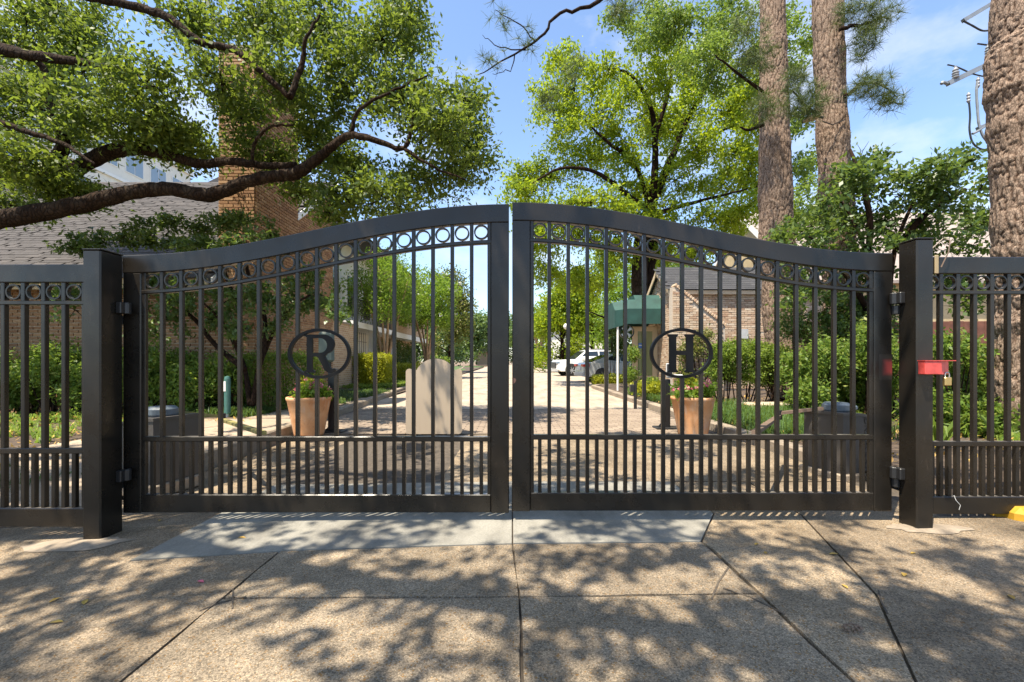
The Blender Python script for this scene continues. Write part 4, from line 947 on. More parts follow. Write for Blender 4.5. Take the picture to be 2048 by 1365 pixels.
for x, y, h, cw, m, lab in [(-9.5, 105, 13, 6, 'farleaf', 'rounded far green tree left of the road end'), (-2.5, 135, 15.5, 8, 'farleaf', 'far green tree at the road end, behind the gate gap'), (6.0, 125, 16, 8, 'farleaf', 'far green tree just right of the road end'), (13.5, 100, 17, 7, 'elmleaf', 'far bright green tree behind the distant parked car'), (-17, 88, 16, 7, 'farleaf', 'far green tree behind the magnolia')]:
    street_tree('far_tree', lab, x, y, h, cw, 11000, 0.65, m, 0.35, 0.12, 26, G)
G = 'bright trees behind the parked cars'
for x, y, h, cw, m, lab in [(4.6, 42, 9.5, 2.6, 'elmleaf', 'slim bright green tree behind the white car bonnet'), (8.0, 45, 12.5, 4.2, 'elmleaf', 'broad bright green tree behind the white car'), (10.5, 38, 10, 3.6, 'myrtleleaf', 'mid green tree behind the silver car'), (17, 44, 13, 5, 'farleaf', 'dense green tree behind the guard house')]:
    street_tree('street_tree', lab, x, y, h, cw, 16000, 0.26, m, 0.22, 0.12, 26, G)

# ---- elm
elm = tree('elm_tree', 'tall spreading bright yellow green tree behind the green awning', (5.65, 19.5, 0)); EY = 19.5
def elm_limb(pts, rad, nm='limb', sd=10):
    b = MB(); limb(b, [P(x, y, EY+d) for x, y, d in pts], rad, sd, 6, 0.01); b.build(nm, M['elmbark'], elm, True)
elm_limb([(1284,775,0),(1282,700,0),(1280,600,0),(1280,520,0),(1287,460,0),(1303,410,0)], [0.44,0.38,0.36,0.34,0.30,0.24], 'trunk', 14)
elm_limb([(1287,600,0.2),(1298,540,0.3),(1306,480,0.3),(1312,420,0.3)], [0.26,0.26,0.22,0.18], 'trunk')
elm_limb([(1303,410,0),(1335,335,0.3),(1375,240,0.6),(1405,190,0.8),(1432,135,1.0)], [0.20,0.17,0.12,0.08,0.03]); elm_limb([(1303,410,0),(1310,330,-0.3),(1308,250,-0.6),(1295,200,-0.9),(1262,150,-1.2),(1215,138,-1.5)], [0.17,0.14,0.11,0.09,0.06,0.03])
elm_limb([(1312,270,-0.3),(1335,190,-0.6),(1346,128,-0.8),(1362,75,-1),(1355,30,-1)], [0.09,0.08,0.06,0.04,0.02]); elm_limb([(1346,128,-0.8),(1318,88,-1),(1270,82,-1.2)], [0.05,0.035,0.02])
elm_limb([(1300,425,0),(1255,390,-0.8),(1190,345,-1.6),(1120,338,-2.2),(1045,380,-2.6)], [0.13,0.1,0.08,0.05,0.02]); elm_limb([(1300,420,0),(1270,330,-1),(1215,285,-2),(1170,240,-2.6)], [0.11,0.09,0.06,0.02])
elm_limb([(1330,345,0.3),(1380,310,0.2),(1440,265,0),(1510,240,-0.2)], [0.1,0.08,0.05,0.02]); elm_limb([(1312,430,0),(1370,410,-0.4),(1450,390,-0.8),(1525,370,-1)], [0.1,0.08,0.05,0.02]); elm_limb([(1283,610,0),(1240,640,-1),(1180,625,-1.5)], [0.1,0.06,0.02]); elm_limb([(1283,560,0),(1350,590,-0.8),(1400,575,-1.5)], [0.08,0.06,0.03])
elm_limb([(1270,450,-0.3),(1235,425,-0.8),(1228,398,-0.8)], [0.14,0.13,0.11], 'stub')
ec = []
for x, y, rx, ry in [(1150,175,60,55),(1125,130,35,40),(1110,245,55,55),(1190,235,75,55),(1250,180,65,45),(1315,165,45,45),(1180,320,85,45),(1100,355,85,38),(1050,392,55,28),(1255,290,65,55),(1325,260,55,45),(1395,180,55,45),(1450,225,55,45),(1400,290,75,45),(1480,300,45,55),(1450,365,65,38),(1350,360,75,38),(1250,385,75,38),(1180,405,85,28),(1425,430,60,30),(1500,200,40,50),(1330,420,60,30),(1240,440,60,30),(1370,235,50,40),(1215,140,50,30),(1480,420,45,30),
                     (1090,470,60,40),(1160,470,60,40),(1225,500,50,45),(1100,540,45,40),(1340,500,50,35),(1400,500,50,30),(1060,440,50,30),(1170,560,50,40),(1440,470,45,30),(1520,250,45,50),(1500,340,45,45),(1540,420,40,40),(1390,120,60,40),(1320,90,60,40),(1040,350,45,35),(1090,190,35,40),(1600,430,40,40),(1480,150,45,40),(1130,440,70,30),(1290,230,50,50)]:
    Y = EY+random.uniform(-2.6, 1.8); p = P(x, y, Y); s_ = Y/F; ec.append(((p.x, p.y, p.z), (rx*s_*0.95, random.uniform(0.8, 1.5), ry*s_*0.95)))
place('crown', leaf_mesh(np.concatenate([clump_points(sub_clumps(ec, 14, 0.36, 1.0), 70000, 10, 0.13, 0.1), clump_points(ec, 14000, 5, 0.2, 0.3)]), 0.15, 0.075, 'crown', 0.3, droop=0.8, lvar=0.45), M['elmleaf'], elm)
tw = MB(); twigs(tw, None, ec, 14, 0.018); tw.build('twigs', M['elmbark'], elm)['kind'] = 'stuff'
ud = []
for x, y, rx, ry in [(1270,45,60,40),(1370,50,80,45),(1470,55,60,50),(1420,100,60,40),(1330,20,70,30),(1500,130,35,45),(1600,60,50,60),(1610,330,30,60),(1640,300,40,40),(1440,20,60,30),(1560,45,50,50),(1590,130,30,50),(1450,140,50,40),(1600,240,30,50),(1600,390,35,40),(1640,430,35,35),(1500,20,60,30),(1540,170,30,40),(1300,55,60,30),(1390,120,60,40)]:
    Y = 15+random.uniform(-1, 1); p = P(x, y, Y); s_ = Y/F; ud.append(((p.x, p.y, p.z), (rx*s_*0.95, 0.9, ry*s_*0.95)))
place('upper_crown', leaf_mesh(clump_points(sub_clumps(ud, 10, 0.4), 21000, 8, 0.12, 0.1), 0.13, 0.06, 'upper_crown', 0.3), M['shrubleaf'], elm)

# ---- pines
def bark_trunk(path, rad, sides=140, rings=520, amp=0.024, sc=13.0, off=0.0):
    p, r = smooth_path(path, rad, 8); n = len(p); mb = MB(); tot = rings
    for i in range(tot+1):
        t = i/tot*(n-1); k = min(int(t), n-2); f = t-k; c = p[k]*(1-f)+p[k+1]*f; rr = r[k]*(1-f)+r[k+1]*f
        for j in range(sides):
            an = 2*math.pi*j/sides; q = Vector((math.cos(an)*rr*sc+off, math.sin(an)*rr*sc, c.z*sc*0.34)); q += mnoise.noise_vector(q*0.7)*0.5 + mnoise.noise_vector(q*2.6)*0.22; d = mnoise.voronoi(q)[0]; e = d[1]-d[0]
            h = min(e*5.0, 1.0)*0.85+0.14*mnoise.noise(q*0.8)+0.18*mnoise.cell(d and mnoise.voronoi(q)[1][0]*7.0)*0.6+0.06*mnoise.noise(q*5)
            R_ = rr-amp*0.6+amp*h; mb.v.append((c.x+math.cos(an)*R_, c.y+math.sin(an)*R_, c.z))
    for i in range(tot):
        for j in range(sides): mb.f.append((i*sides+j, i*sides+(j+1) % sides, (i+1)*sides+(j+1) % sides, (i+1)*sides+j))
    return mb
def tuft_mesh(centers, k, L, w=0.006, name='needles', up=0.5):
    n = len(centers); pts = np.repeat(centers, k, 0); a = unit(rng.normal(size=(n*k, 3))+np.array([0, 0, up])); b = unit(np.cross(a, rng.normal(size=(n*k, 3)))); l = (L*rng.uniform(0.6, 1.15, n*k))[:, None]
    v = np.empty((n*k, 4, 3)); v[:, 0] = pts-b*w/2; v[:, 1] = pts+b*w/2; v[:, 2] = pts+a*l+b*w*0.2; v[:, 3] = pts+a*l-b*w*0.2
    v[:, 2:, 2] -= (0.15*l); return np_mesh(name, v.reshape(-1, 3), np.arange(n*k*4).reshape(-1, 4))
def pine(lab, pts, rad, off, tufts, limbs):
    b0 = pts[0]; t = thing('pine_tree', lab, 'tree', (b0[0], b0[1], 0.05), 'pines right of the gate')
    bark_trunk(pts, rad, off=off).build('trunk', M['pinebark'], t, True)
    for lp_, lr in limbs:
        b = MB(); limb(b, lp_, lr, 8, 5, 0.01); b.build('branch', M['elmbark'], t, True)
    if tufts:
        cs = []
        for c, r, m in tufts: d = unit(rng.normal(size=(m, 3))); cs.append(np.array(c)+d*(rng.random((m, 1))**0.5)*np.array(r))
        place('needles', tuft_mesh(np.concatenate(cs), 26, 0.2, 0.007), M['needle'], t)
    return t
def px_path(l, Y): return [P(x, y, Y) for x, y in l]
Y1 = 10.4; Y2 = 9.4; Y3 = 5.6
tf1 = [(P(1510,120,9.6), (0.45,0.5,0.35), 60), (P(1495,60,9.6), (0.4,0.5,0.3), 40), (P(1530,215,9.2), (0.3,0.3,0.35), 45), (P(1240,15,8.0), (0.4,0.3,0.12), 22), (P(1010,30,8.0), (0.4,0.3,0.25), 9), (P(985,120,8.0), (0.3,0.2,0.2), 9), (P(1060,80,8.0), (0.25,0.2,0.2), 9), (P(1100,200,8.4), (0.25,0.2,0.3), 16), (P(1150,140,8.4), (0.3,0.2,0.3), 16)]
lb1 = [([(5.3,10.4,11.2), (3.0,8.6,9.2), P(1200,0,8.0), P(1120,28,8.0), P(1080,75,8.0), P(1030,110,8.0), P(955,150,8.0)], [0.09,0.07,0.035,0.028,0.022,0.016,0.007]), (px_path([(1070,85),(1040,50),(990,20)], 8.0), [0.014,0.01,0.005]), (px_path([(1050,100),(1000,95),(965,70)], 8.0), [0.012,0.009,0.004]), (px_path([(1030,110),(1020,140),(985,148)], 8.0), [0.011,0.008,0.004]), (px_path([(1525,250),(1500,260),(1480,255)], Y1-0.4), [0.05,0.03,0.02]),
        ([P(1535,190,Y1), P(1480,150,9.8), P(1430,110,9.2)], [0.04,0.03,0.01])]
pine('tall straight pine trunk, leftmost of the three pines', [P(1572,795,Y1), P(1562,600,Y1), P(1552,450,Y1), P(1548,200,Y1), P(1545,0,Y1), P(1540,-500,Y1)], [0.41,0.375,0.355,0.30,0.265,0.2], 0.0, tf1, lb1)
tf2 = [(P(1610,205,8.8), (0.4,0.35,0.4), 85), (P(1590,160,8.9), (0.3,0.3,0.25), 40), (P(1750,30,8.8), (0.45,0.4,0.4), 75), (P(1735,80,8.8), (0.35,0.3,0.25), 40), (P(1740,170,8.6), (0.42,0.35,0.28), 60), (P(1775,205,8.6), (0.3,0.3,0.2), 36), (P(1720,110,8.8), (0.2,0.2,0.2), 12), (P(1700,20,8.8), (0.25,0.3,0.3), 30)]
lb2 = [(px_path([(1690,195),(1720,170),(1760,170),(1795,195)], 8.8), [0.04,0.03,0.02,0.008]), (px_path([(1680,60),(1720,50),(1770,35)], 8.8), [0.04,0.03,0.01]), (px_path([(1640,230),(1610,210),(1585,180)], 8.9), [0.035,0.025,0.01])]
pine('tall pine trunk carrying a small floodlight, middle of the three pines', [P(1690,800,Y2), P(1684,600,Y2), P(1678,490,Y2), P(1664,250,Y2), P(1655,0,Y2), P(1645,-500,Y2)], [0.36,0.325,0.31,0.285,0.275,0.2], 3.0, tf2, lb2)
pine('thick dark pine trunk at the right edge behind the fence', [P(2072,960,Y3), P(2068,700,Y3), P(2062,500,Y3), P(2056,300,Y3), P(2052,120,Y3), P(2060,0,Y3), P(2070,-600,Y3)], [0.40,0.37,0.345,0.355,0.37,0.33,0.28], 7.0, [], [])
fl = thing('floodlight', 'small floodlight strapped to the middle pine trunk', 'lamp', P(1640,238,9.05)); c = P(1625,236,9.0)
MB().quadbox([c+Vector(v) for v in ((-0.16,-0.1,-0.06),(0.1,-0.1,-0.01),(0.1,0.1,-0.01),(-0.16,0.1,-0.06),(-0.14,-0.09,0.0),(0.1,-0.09,0.06),(0.1,0.09,0.06),(-0.14,0.09,0.0))]).build('lamp_head', M['beige'], fl)
MB().tube([c+Vector((0.1,0,0.03)), c+Vector((0.24,0.05,0.03))], 0.025, 8).build('bracket', M['black'], fl)
MB().tube([P(1645,243,9.08), P(1665,250,9.05), P(1690,240,9.08)], 0.01, 6).build('cable', M['black'], fl)

# ---- broad leaved shrub tree between the pines
cm = tree('camellia_tree', 'dark broad leaved small tree between the pines and right fence', (6.6, 8.4, 0.1)); b = MB()
for pth in ([(1760,820),(1745,640),(1735,520),(1700,430),(1660,380)], [(1765,820),(1775,640),(1790,500),(1830,400),(1880,330)], [(1745,640),(1700,560),(1650,500),(1610,470)], [(1790,500),(1850,430),(1930,380)], [(1735,520),(1740,440),(1720,350),(1700,300)]): limb(b, [P(x, y, 8.3+0.2*math.cos(2*i)) for i, (x, y) in enumerate(pth)], [0.06,0.05,0.04,0.025,0.012][:len(pth)], 7, 4)
b.build('trunk', M['elmbark'], cm, True); cc = []
for x, y, rx, ry in [(1720,320,50,45),(1690,360,60,40),(1750,365,60,40),(1800,390,60,40),(1860,350,60,35),(1920,330,50,28),(1900,400,70,40),(1950,440,50,45),(1830,440,70,40),(1760,440,60,40),(1700,440,50,35),(1620,450,40,30),(1620,490,45,30),(1740,490,70,25),(1850,490,70,25),(1940,490,50,30),(1620,560,55,40),(1720,570,60,50),(1680,620,60,40),(1760,620,40,40),(1900,570,60,40),(1940,600,50,40),(1650,400,30,30),(1960,380,30,30),(1590,590,30,30),(1560,480,25,25)]:
    Y = 8.3+random.uniform(-0.6, 0.6); p = P(x, y, Y); s_ = Y/F; cc.append(((p.x, p.y, p.z), (rx*s_, 0.4, ry*s_)))
place('foliage', leaf_mesh(clump_points(sub_clumps(cc, 9), 13500, 9, 0.08, 0.1), 0.11, 0.058, 'foliage', 0.7), M['darkleaf'], cm); tw = MB(); twigs(tw, None, cc, 5, 0.009); tw.build('twigs', M['oakbark'], cm)['kind'] = 'stuff'

# ---- right shrubs
def pxc(l, dep, d=0.35): return [((lambda p: (p.x, p.y, p.z))(P(x, y, dep+random.uniform(-d, d))), (rx*dep/F, 0.35, ry*dep/F)) for x, y, rx, ry in l]
shrub('rounded_shrub', 'rounded light green shrub with bare stems behind the H oval', pxc([(1455,705,35,22),(1500,705,45,24),(1545,715,35,24),(1440,740,30,22),(1490,745,45,22),(1540,755,30,20)], 9.8), 15000, 0.06, 0.033, M['hedgeleaf'], base=0.1)
shrub('leafy_shrub', 'bright leafy shrub behind the right gate operator', pxc([(1600,740,40,40),(1650,720,40,45),(1700,740,45,50),(1740,700,35,50),(1620,790,35,35),(1680,790,45,30),(1740,780,40,40),(1775,740,25,60)], 7.6), 19000, 0.07, 0.033, M['shrubleaf'], base=0.1)
shrub('leafy_shrub', 'leafy shrub right of the post, behind the red lock box', pxc([(1900,760,45,55),(1880,830,40,50),(1930,830,50,50),(1910,700,30,30),(1890,890,30,40)], 6.2), 11000, 0.07, 0.034, M['shrubleaf'], base=0.1)
shrub('leafy_shrub', 'leafy shrub at the right picture edge below the thick pine', pxc([(1990,760,50,50),(2030,830,50,60),(1985,860,40,50),(2040,740,40,40),(2000,920,50,40)], 6.0), 13000, 0.07, 0.034, M['shrubleaf'], base=0.1)
shrub('leafy_shrub', 'dark shrub in front of the middle pine foot', pxc([(1590,650,40,35),(1640,670,40,30),(1700,660,40,40),(1760,660,40,40)], 8.8), 6000, 0.065, 0.03, M['darkleaf'], base=0.1)
lt = np.stack([rng.uniform(-9, -4.2, 1500), rng.uniform(3.0, 7.9, 1500), np.zeros(1500)], 1); lt[:, 2] = 0.02+0.02*(lt[:, 1]-3)+rng.uniform(0, 0.02, 1500); lt[:, 2] = np.where(lt[:, 0] > -5.35, 0.108, lt[:, 2])
tag(place('leaf_litter', leaf_mesh(lt, 0.06, 0.03, 'leaf_litter', 3.0), M['dryleaf']), 'dry leaf litter scattered on the ground behind the left fence', 'leaf litter', None, 'stuff')
lt = np.stack([rng.uniform(3.3, 9, 2600), rng.uniform(4.0, 12, 2600), rng.uniform(0.1, 0.2, 2600)], 1)
tag(place('leaf_litter', leaf_mesh(lt, 0.06, 0.03, 'leaf_litter', 3.0), M['dryleaf']), 'dry leaf litter scattered under the right shrubs', 'leaf litter', None, 'stuff')
# strap leaved lily behind the right fence
ll = thing('strap_leaf_plant', 'arching strap leaved plant behind the right fence foot', 'plant', (4.6, 4.8, 0.1)); mb = MB()
for i in range(14):
    a = random.uniform(0, 6.28); ln = random.uniform(0.4, 0.65); pth = [(4.55+ln*t*math.cos(a), 4.8+ln*t*math.sin(a), 0.1+0.75*ln*math.sin(t*2.4)) for t in (0, .25, .5, .75, 1.0)]
    sd = (-math.sin(a)*0.018, math.cos(a)*0.018); b0 = len(mb.v)
    for k, p in enumerate(pth): w_ = (1, 1.1, 1, 0.7, 0.1)[k]; mb.v += [(p[0]-sd[0]*w_, p[1]-sd[1]*w_, p[2]), (p[0]+sd[0]*w_, p[1]+sd[1]*w_, p[2])]
    mb.f += [(b0+2*k, b0+2*k+1, b0+2*k+3, b0+2*k+2) for k in range(4)]
mb.build('leaves', M['hedgeleaf'], ll)
wf = thing('wooden_fence', 'dark red wooden board fence behind the right shrubs', 'fence', (9.5, 10.6, 0))
for i in range(46): MB().bbox(6.2+i*0.165, 6.2+i*0.165+0.155, 10.6+random.uniform(-.006, .006), 10.63, 0.05, 2.0+random.uniform(-.01, .01), 0.004).build('board', M['fencewood'], wf)
for z in (0.5, 1.6): MB().box(6.2, 13.8, 10.64, 10.69, z, z+0.09).build('rail', M['fencewood'], wf)
fs = thing('flagstone', 'tan flat stone lying between the right shrubs', 'stone', (5.3, 9.3, 0.1)); MB().bbox(4.75, 5.75, 9.0, 9.6, 0.12, 0.2, 0.02).build('slab', M['stone'], fs)

# ------------------------------------------------------------------ building behind the right trees
rb = thing('tan_building', 'tan walled building with pale gabled roof behind the right trees', 'building', (20, 26, 0))
zr, ye, ze, yr, yb2 = 9.8, 21.0, 4.82, 27.0, 33.0
MB().prism([(ye+0.3, 0), (yb2-0.3, 0), (yb2-0.3, ze+0.2), (yr, zr-0.25), (ye+0.3, ze+0.2)], 'x', 13.72, 14.0).build('gable_wall', M['tanstucco'], rb); MB().box(14.0, 44, ye+0.3, ye+0.55, 0, ze+0.2).build('wall', M['tanstucco'], rb)
MB().prism([(ye-0.2, ze-0.16), (yr, zr), (yb2+0.2, ze-0.16), (yb2+0.2, ze-0.02), (yr, zr+0.16), (ye-0.2, ze-0.02)], 'x', 13.55, 44).build('roof', M['paleroof'], rb)
MB().prism([(ye-0.25, ze-0.3), (yr, zr-0.12), (yb2+0.25, ze-0.3), (yb2+0.25, ze+0.0), (yr, zr+0.18), (ye-0.25, ze+0.0)], 'x', 13.48, 13.55).build('rake_board', M['white'], rb)
for k in range(5): w_ = MB().box(16+k*5, 17.6+k*5, ye+0.26, ye+0.31, 1.2, 2.8).build('window', M['white'], rb); MB().box(16.1+k*5, 17.5+k*5, ye+0.24, ye+0.262, 1.3, 2.7).build('pane', M['glass'], w_)

# ------------------------------------------------------------------ guard house with awning and open door
gh = thing('guard_house', 'small washed pink brick guard house with dark roof, behind the H oval', 'house', (6.5, 15.2, 0))
GX, GN, GFY = 5.0, 14.0, 16.4; GE = 3.26; GR = 4.05; GM = (GN+GFY)/2
MB().prism([(GN+0.02, 0), (GFY, 0), (GFY, GE), (GM, GR), (GN+0.02, GE)], 'x', GX+0.02, GX+0.2).build('gable_wall', M['mortar2'], gh); MB().box(GX+0.2, 9.6, GN+0.02, GN+0.2, 0, GE).build('wall', M['mortar2'], gh)
bm2 = to_mesh(MB().bbox(-0.096, 0.096, -0.02, 0.02, -0.0285, 0.0285, 0.005), 'brick', M['pinkbrick'])
gf = brick_field(GX, 9.6, 0.2, GE-0.05, lambda u, z: Matrix.Translation((u, GN+0.01+random.uniform(-.006, .004), z)) @ jitm()); gg = brick_field(GN, GFY, 0.2, GR, lambda u, z: Matrix.Translation((GX+0.01+random.uniform(-.004, .006), u, z)) @ RX, lambda u, z: z < GE+(GR-GE)*(1-abs(u-GM)/(GM-GN))-0.05)
# sloping wing wall in front
wing = [(4.85, 0.1), (6.45, 0.1), (6.45, 2.12), (4.98, 3.3), (4.85, 3.3)]
MB().prism(wing, 'y', 13.62, 13.9).build('wing_wall', M['mortar2'], gh)
wb = brick_field(4.86, 6.44, 0.1, 3.3, lambda u, z: Matrix.Translation((u, 13.61+random.uniform(-.008, .004), z)) @ jitm(), lambda u, z: z < 3.22-(u-4.9)*0.80 and u < 6.33)
sl_a = math.atan2(-1.18, 1.47); cp = []
for i in range(24):
    t = i/23; p = Vector((4.95+1.5*t, 13.74, 3.36-1.2*t)); cp.append((Matrix.Translation(p) @ Matrix.Rotation(-sl_a, 4, 'Y') @ Matrix.Rotation(R(90), 4, 'Z') @ Matrix.Diagonal((1.7, 1.4, 1.6, 1)), 2.0, 0, 0))
gbr = [(t[0], (1.0 if (1290 < t[2] < 1560 and 560 < t[3] < 725) else 0)+t[1]) for t in wb+gf+gg]+[(t[0], 3) for t in cp]
spread_pieces('brick', bm2, gbr, gh)
sl_g = (GR-GE)/(GM-GN)
grf = MB().prism([(GN-0.1, GE-0.1*sl_g), (GM, GR), (GFY+0.1, GE-0.1*sl_g), (GFY+0.1, GE-0.1*sl_g+0.09), (GM, GR+0.09), (GN-0.1, GE-0.1*sl_g+0.09)], 'x', GX-0.12, 9.7).build('roof', M['slate'], gh)
MB().prism([(GN-0.11, GE-0.11*sl_g-0.1), (GM, GR-0.1), (GFY+0.11, GE-0.11*sl_g-0.1), (GFY+0.11, GE-0.11*sl_g+0.06), (GM, GR+0.06), (GN-0.11, GE-0.11*sl_g+0.06)], 'x', GX-0.15, GX-0.12).build('rake_board', M['beige'], grf)
MB().box(GX-0.12, 9.7, GN-0.13, GN-0.105, GE-0.14, GE-0.02).build('fascia', M['beige'], grf)
ag = math.atan(sl_g); sm2 = to_mesh(MB().bbox(-0.15, 0.15, -0.11, 0.11, -0.004, 0.008, 0.002), 'shingle', M['slate']); sh = []; n2 = Vector((0, -math.sin(ag), math.cos(ag))); s = 0.08; rr = 0
while s < 1.72:
    u = GX-0.08+(0.15 if rr % 2 else 0)
    while u < 9.6: p = Vector((u, GN-0.1+s*math.cos(ag), GE-0.1*sl_g+s*math.sin(ag)))+n2*0.1; sh.append((Matrix.Translation(p) @ Matrix.Rotation(ag-0.05, 4, 'X'), -u)); u += 0.303
    s += 0.143; rr += 1
spread_pieces('shingle', sm2, sh, grf, 220)
MB().box(7.0, 7.3, GN-0.1, GN-0.02, 1.75, 2.05).build('meter_box', M['grey'], gh)
dr = MB().box(GX-0.06, GX+0.02, 15.5, 16.3, 0.25, 2.35).build('door_opening', M['beige'], gh); MB().box(GX-0.065, GX-0.055, 15.58, 16.22, 0.3, 2.27).build('dark_interior', M['glass'], dr)
od = thing('open_door', 'open beige glazed door beside the green awning', 'door', (4.6, 15.4, 0.3)); d0, d1 = 15.38, 15.43
for nm, x0, x1, z0, z1 in (('stile',4.12,4.3,0.3,2.24),('stile',4.8,4.98,0.3,2.24),('top_rail',4.3,4.8,2.08,2.24),('bottom_rail',4.3,4.8,0.3,0.56)): MB().bbox(x0, x1, d0, d1, z0, z1, 0.006).build(nm, M['beige'], od)
MB().box(4.3, 4.8, d0+0.02, d0+0.028, 0.56, 2.08).build('glass_pane', M['doorglass'], od); MB().box(4.33, 4.5, d0+0.012, d0+0.0185, 1.5, 1.68).build('window_sticker', M['blue'], od); MB().box(4.335, 4.495, d0+0.01, d0+0.0118, 1.585, 1.61).build('sticker_stripe', M['white'], od)
for z in (1.12, 1.24): MB().lathe([(0.03,-0.05),(0.035,-0.03),(0.02,0.0)], (4.2, d0, z), 12, 'y').build('knob', M['steel'], od)
aw = thing('awning', 'dark green canvas awning on a white pole at the guard house', 'awning', (4.2, 15.6, 2.2))
AX0, AX1, AN, AF = 3.38, 5.0, 14.75, 16.45; am = (AN+AF)/2
prof = [(AN, 2.28), (AN, 2.78), (AN+0.32, 3.12), (AF-0.32, 3.12), (AF, 2.78), (AF, 2.28)]
mb = MB()
for x, pr in ((AX0, [(AN, 2.16), (AN, 2.72), (AN+0.4, 3.02), (AF-0.4, 3.02), (AF, 2.72), (AF, 2.16)]), (AX0+0.45, prof), (AX1, prof)): mb.v += [(x, p[0], p[1]) for p in pr]
for i in range(2): mb.f += [(i*6+k, (i+1)*6+k, (i+1)*6+k+1, i*6+k+1) for k in range(5)]
mb.build('canopy', M['canvas'], aw)
MB().prism([(AN, 2.16), (AN, 2.72), (AN+0.4, 3.02), (AF-0.4, 3.02), (AF, 2.72), (AF, 2.16)], 'x', AX0-0.012, AX0-0.002).build('end_panel', M['canvas'], aw)
MB().prism([(am-0.5, 3.12), (am+0.5, 3.12), (am+0.3, 3.3), (am-0.3, 3.3)], 'x', AX0+0.75, AX1).build('top_ridge', M['canvas'], aw)
for yy in (AN+0.06, AF-0.06): MB().tube([(AX0+0.1, yy, 0.0), (AX0+0.1, yy, 2.3)], 0.035, 10).build('pole', M['white'], aw)
wh = MB(); wh.lathe([(0.26,-0.02),(0.28,0),(0.26,0.02)], (4.1, 15.0, 1.95), 24, 'y'); fan = thing('hanging_fan', 'round dark hanging fan under the green awning', 'fan', (4.1, 15.0, 2.2)); place('cage', to_mesh(shape_ring(0.24, 0.24, 0.02, 0.1, 28), 'cage', M['black']), None, None).location = (3.82, 14.95, 2.03)
cg = [o for o in COL.objects if o.name == 'cage'][0]; attach(cg, fan)
for k in range(4): a = k*math.pi/2+0.4; MB().prism([(3.82, 2.03), (3.82+0.2*math.cos(a), 2.03+0.2*math.sin(a)), (3.82+0.2*math.cos(a+0.6), 2.03+0.2*math.sin(a+0.6))], 'y', 15.0, 15.01).build('blade', M['steel'], fan)
MB().tube([(3.82,15.0,2.03), (3.82,15.0,2.6)], 0.02, 8).build('rod', M['black'], fan)

# ------------------------------------------------------------------ pots and flowers
def pot(x, y, lab, plab):
    t = thing('terracotta_pot', lab, 'flower pot', (x, y, 0.0), 'terracotta pots behind the gate')
    MB().lathe([(0.185,0.005),(0.20,0.0),(0.205,0.03),(0.25,0.28),(0.292,0.50),(0.305,0.515),(0.305,0.545),(0.298,0.553),(0.272,0.553),(0.268,0.50)], (x, y, 0), 40).build('pot_body', M['terra'], t, True)
    MB().lathe([(0.269,0.485),(0.2,0.505),(0.0,0.51)], (x, y, 0), 24).build('soil', M['soil'], t)
    f = thing('flowering_plant', plab, 'plant', (x, y, 0.5), 'pink flowers in the pots')
    cl = [((x+random.uniform(-.17, .17), y+random.uniform(-.17, .17), 0.60+random.uniform(-.03, .07)), (0.13, 0.13, 0.08)) for _ in range(10)]
    place('foliage', leaf_mesh(clump_points(cl, 2600, 6, 0.035, 0.2), 0.06, 0.03, 'foliage', 0.5), M['myrtleleaf'], f)
    place('yellow_leaves', leaf_mesh(clump_points([((x-0.02, y+0.1, 0.74), (0.13, 0.1, 0.08))], 350, 6, 0.03), 0.07, 0.035, 'yellow_leaves', 0.4), M['limeleaf'], f)
    pc = np.concatenate([np.array([[c[0][0], c[0][1]-0.04, c[0][2]+0.07]])+rng.normal(size=(5, 3))*np.array([0.08, 0.06, 0.03]) for c in cl]); pp = np.repeat(pc, 7, 0)+rng.normal(size=(len(pc)*7, 3))*0.012
    place('blossoms', leaf_mesh(pp, 0.032, 0.03, 'blossoms', 0.2), M['petal'], f); mb = MB()
    for c in pc[::2]: mb.tube([(x, y, 0.5), tuple(c)], 0.003, 4)
    mb.build('stems', M['hedgeleaf'], f)
pot(-2.93, 6.5, 'terracotta pot of pink flowers behind the R oval', 'pink flowering plant in the pot behind the R oval')
pot(2.61, 6.5, 'terracotta pot of pink flowers behind the H oval', 'pink flowering plant in the pot behind the H oval')
# ------------------------------------------------------------------ arched sign plate, sign posts
sp = thing('sign_plate', 'bare beige metal sign plate with arched top standing on the drive', 'sign', (-1.14, 6.5, 0)); s65 = 6.5/F
zsh = CAMZ-(738-HY)*s65; xl, xr = (811.5-HX)*s65, (924-HX)*s65; xa1, xa2 = (833-HX)*s65, (909-HX)*s65; zt = CAMZ-(717.5-HY)*s65; ca = (xa1+xa2)/2; ha = (xa2-xa1)/2; dz_ = zt-zsh+0.02; rad_ = (ha*ha+dz_*dz_)/(2*dz_)
th0 = math.asin(min(1, ha/rad_)); top = [(ca+rad_*math.sin(th0*(1-2*i/18)), zt-rad_+rad_*math.cos(th0*(1-2*i/18))) for i in range(19)]
r0 = 0.05
plate = [(xl+r0, 0.012), (xr-r0, 0.012)]+arc(xr-r0, 0.012+r0, r0, -90, 0, 5)+arc(xr-r0, zsh-r0, r0, 0, 90, 5)+top+arc(xl+r0, zsh-r0, r0, 90, 180, 5)+arc(xl+r0, 0.012+r0, r0, 180, 270, 5)[:-1]
MB().prism(plate, 'y', 6.5, 6.515).build('plate', M['plate'], sp)
for x in (xl+0.2, xr-0.2): MB().bbox(x-0.02, x+0.02, 6.516, 6.56, 0.0, 0.9, 0.003).build('stay', M['steel'], sp); MB().bbox(x-0.03, x+0.03, 6.516, 6.9, 0.005, 0.03, 0.003).build('foot', M['steel'], sp)
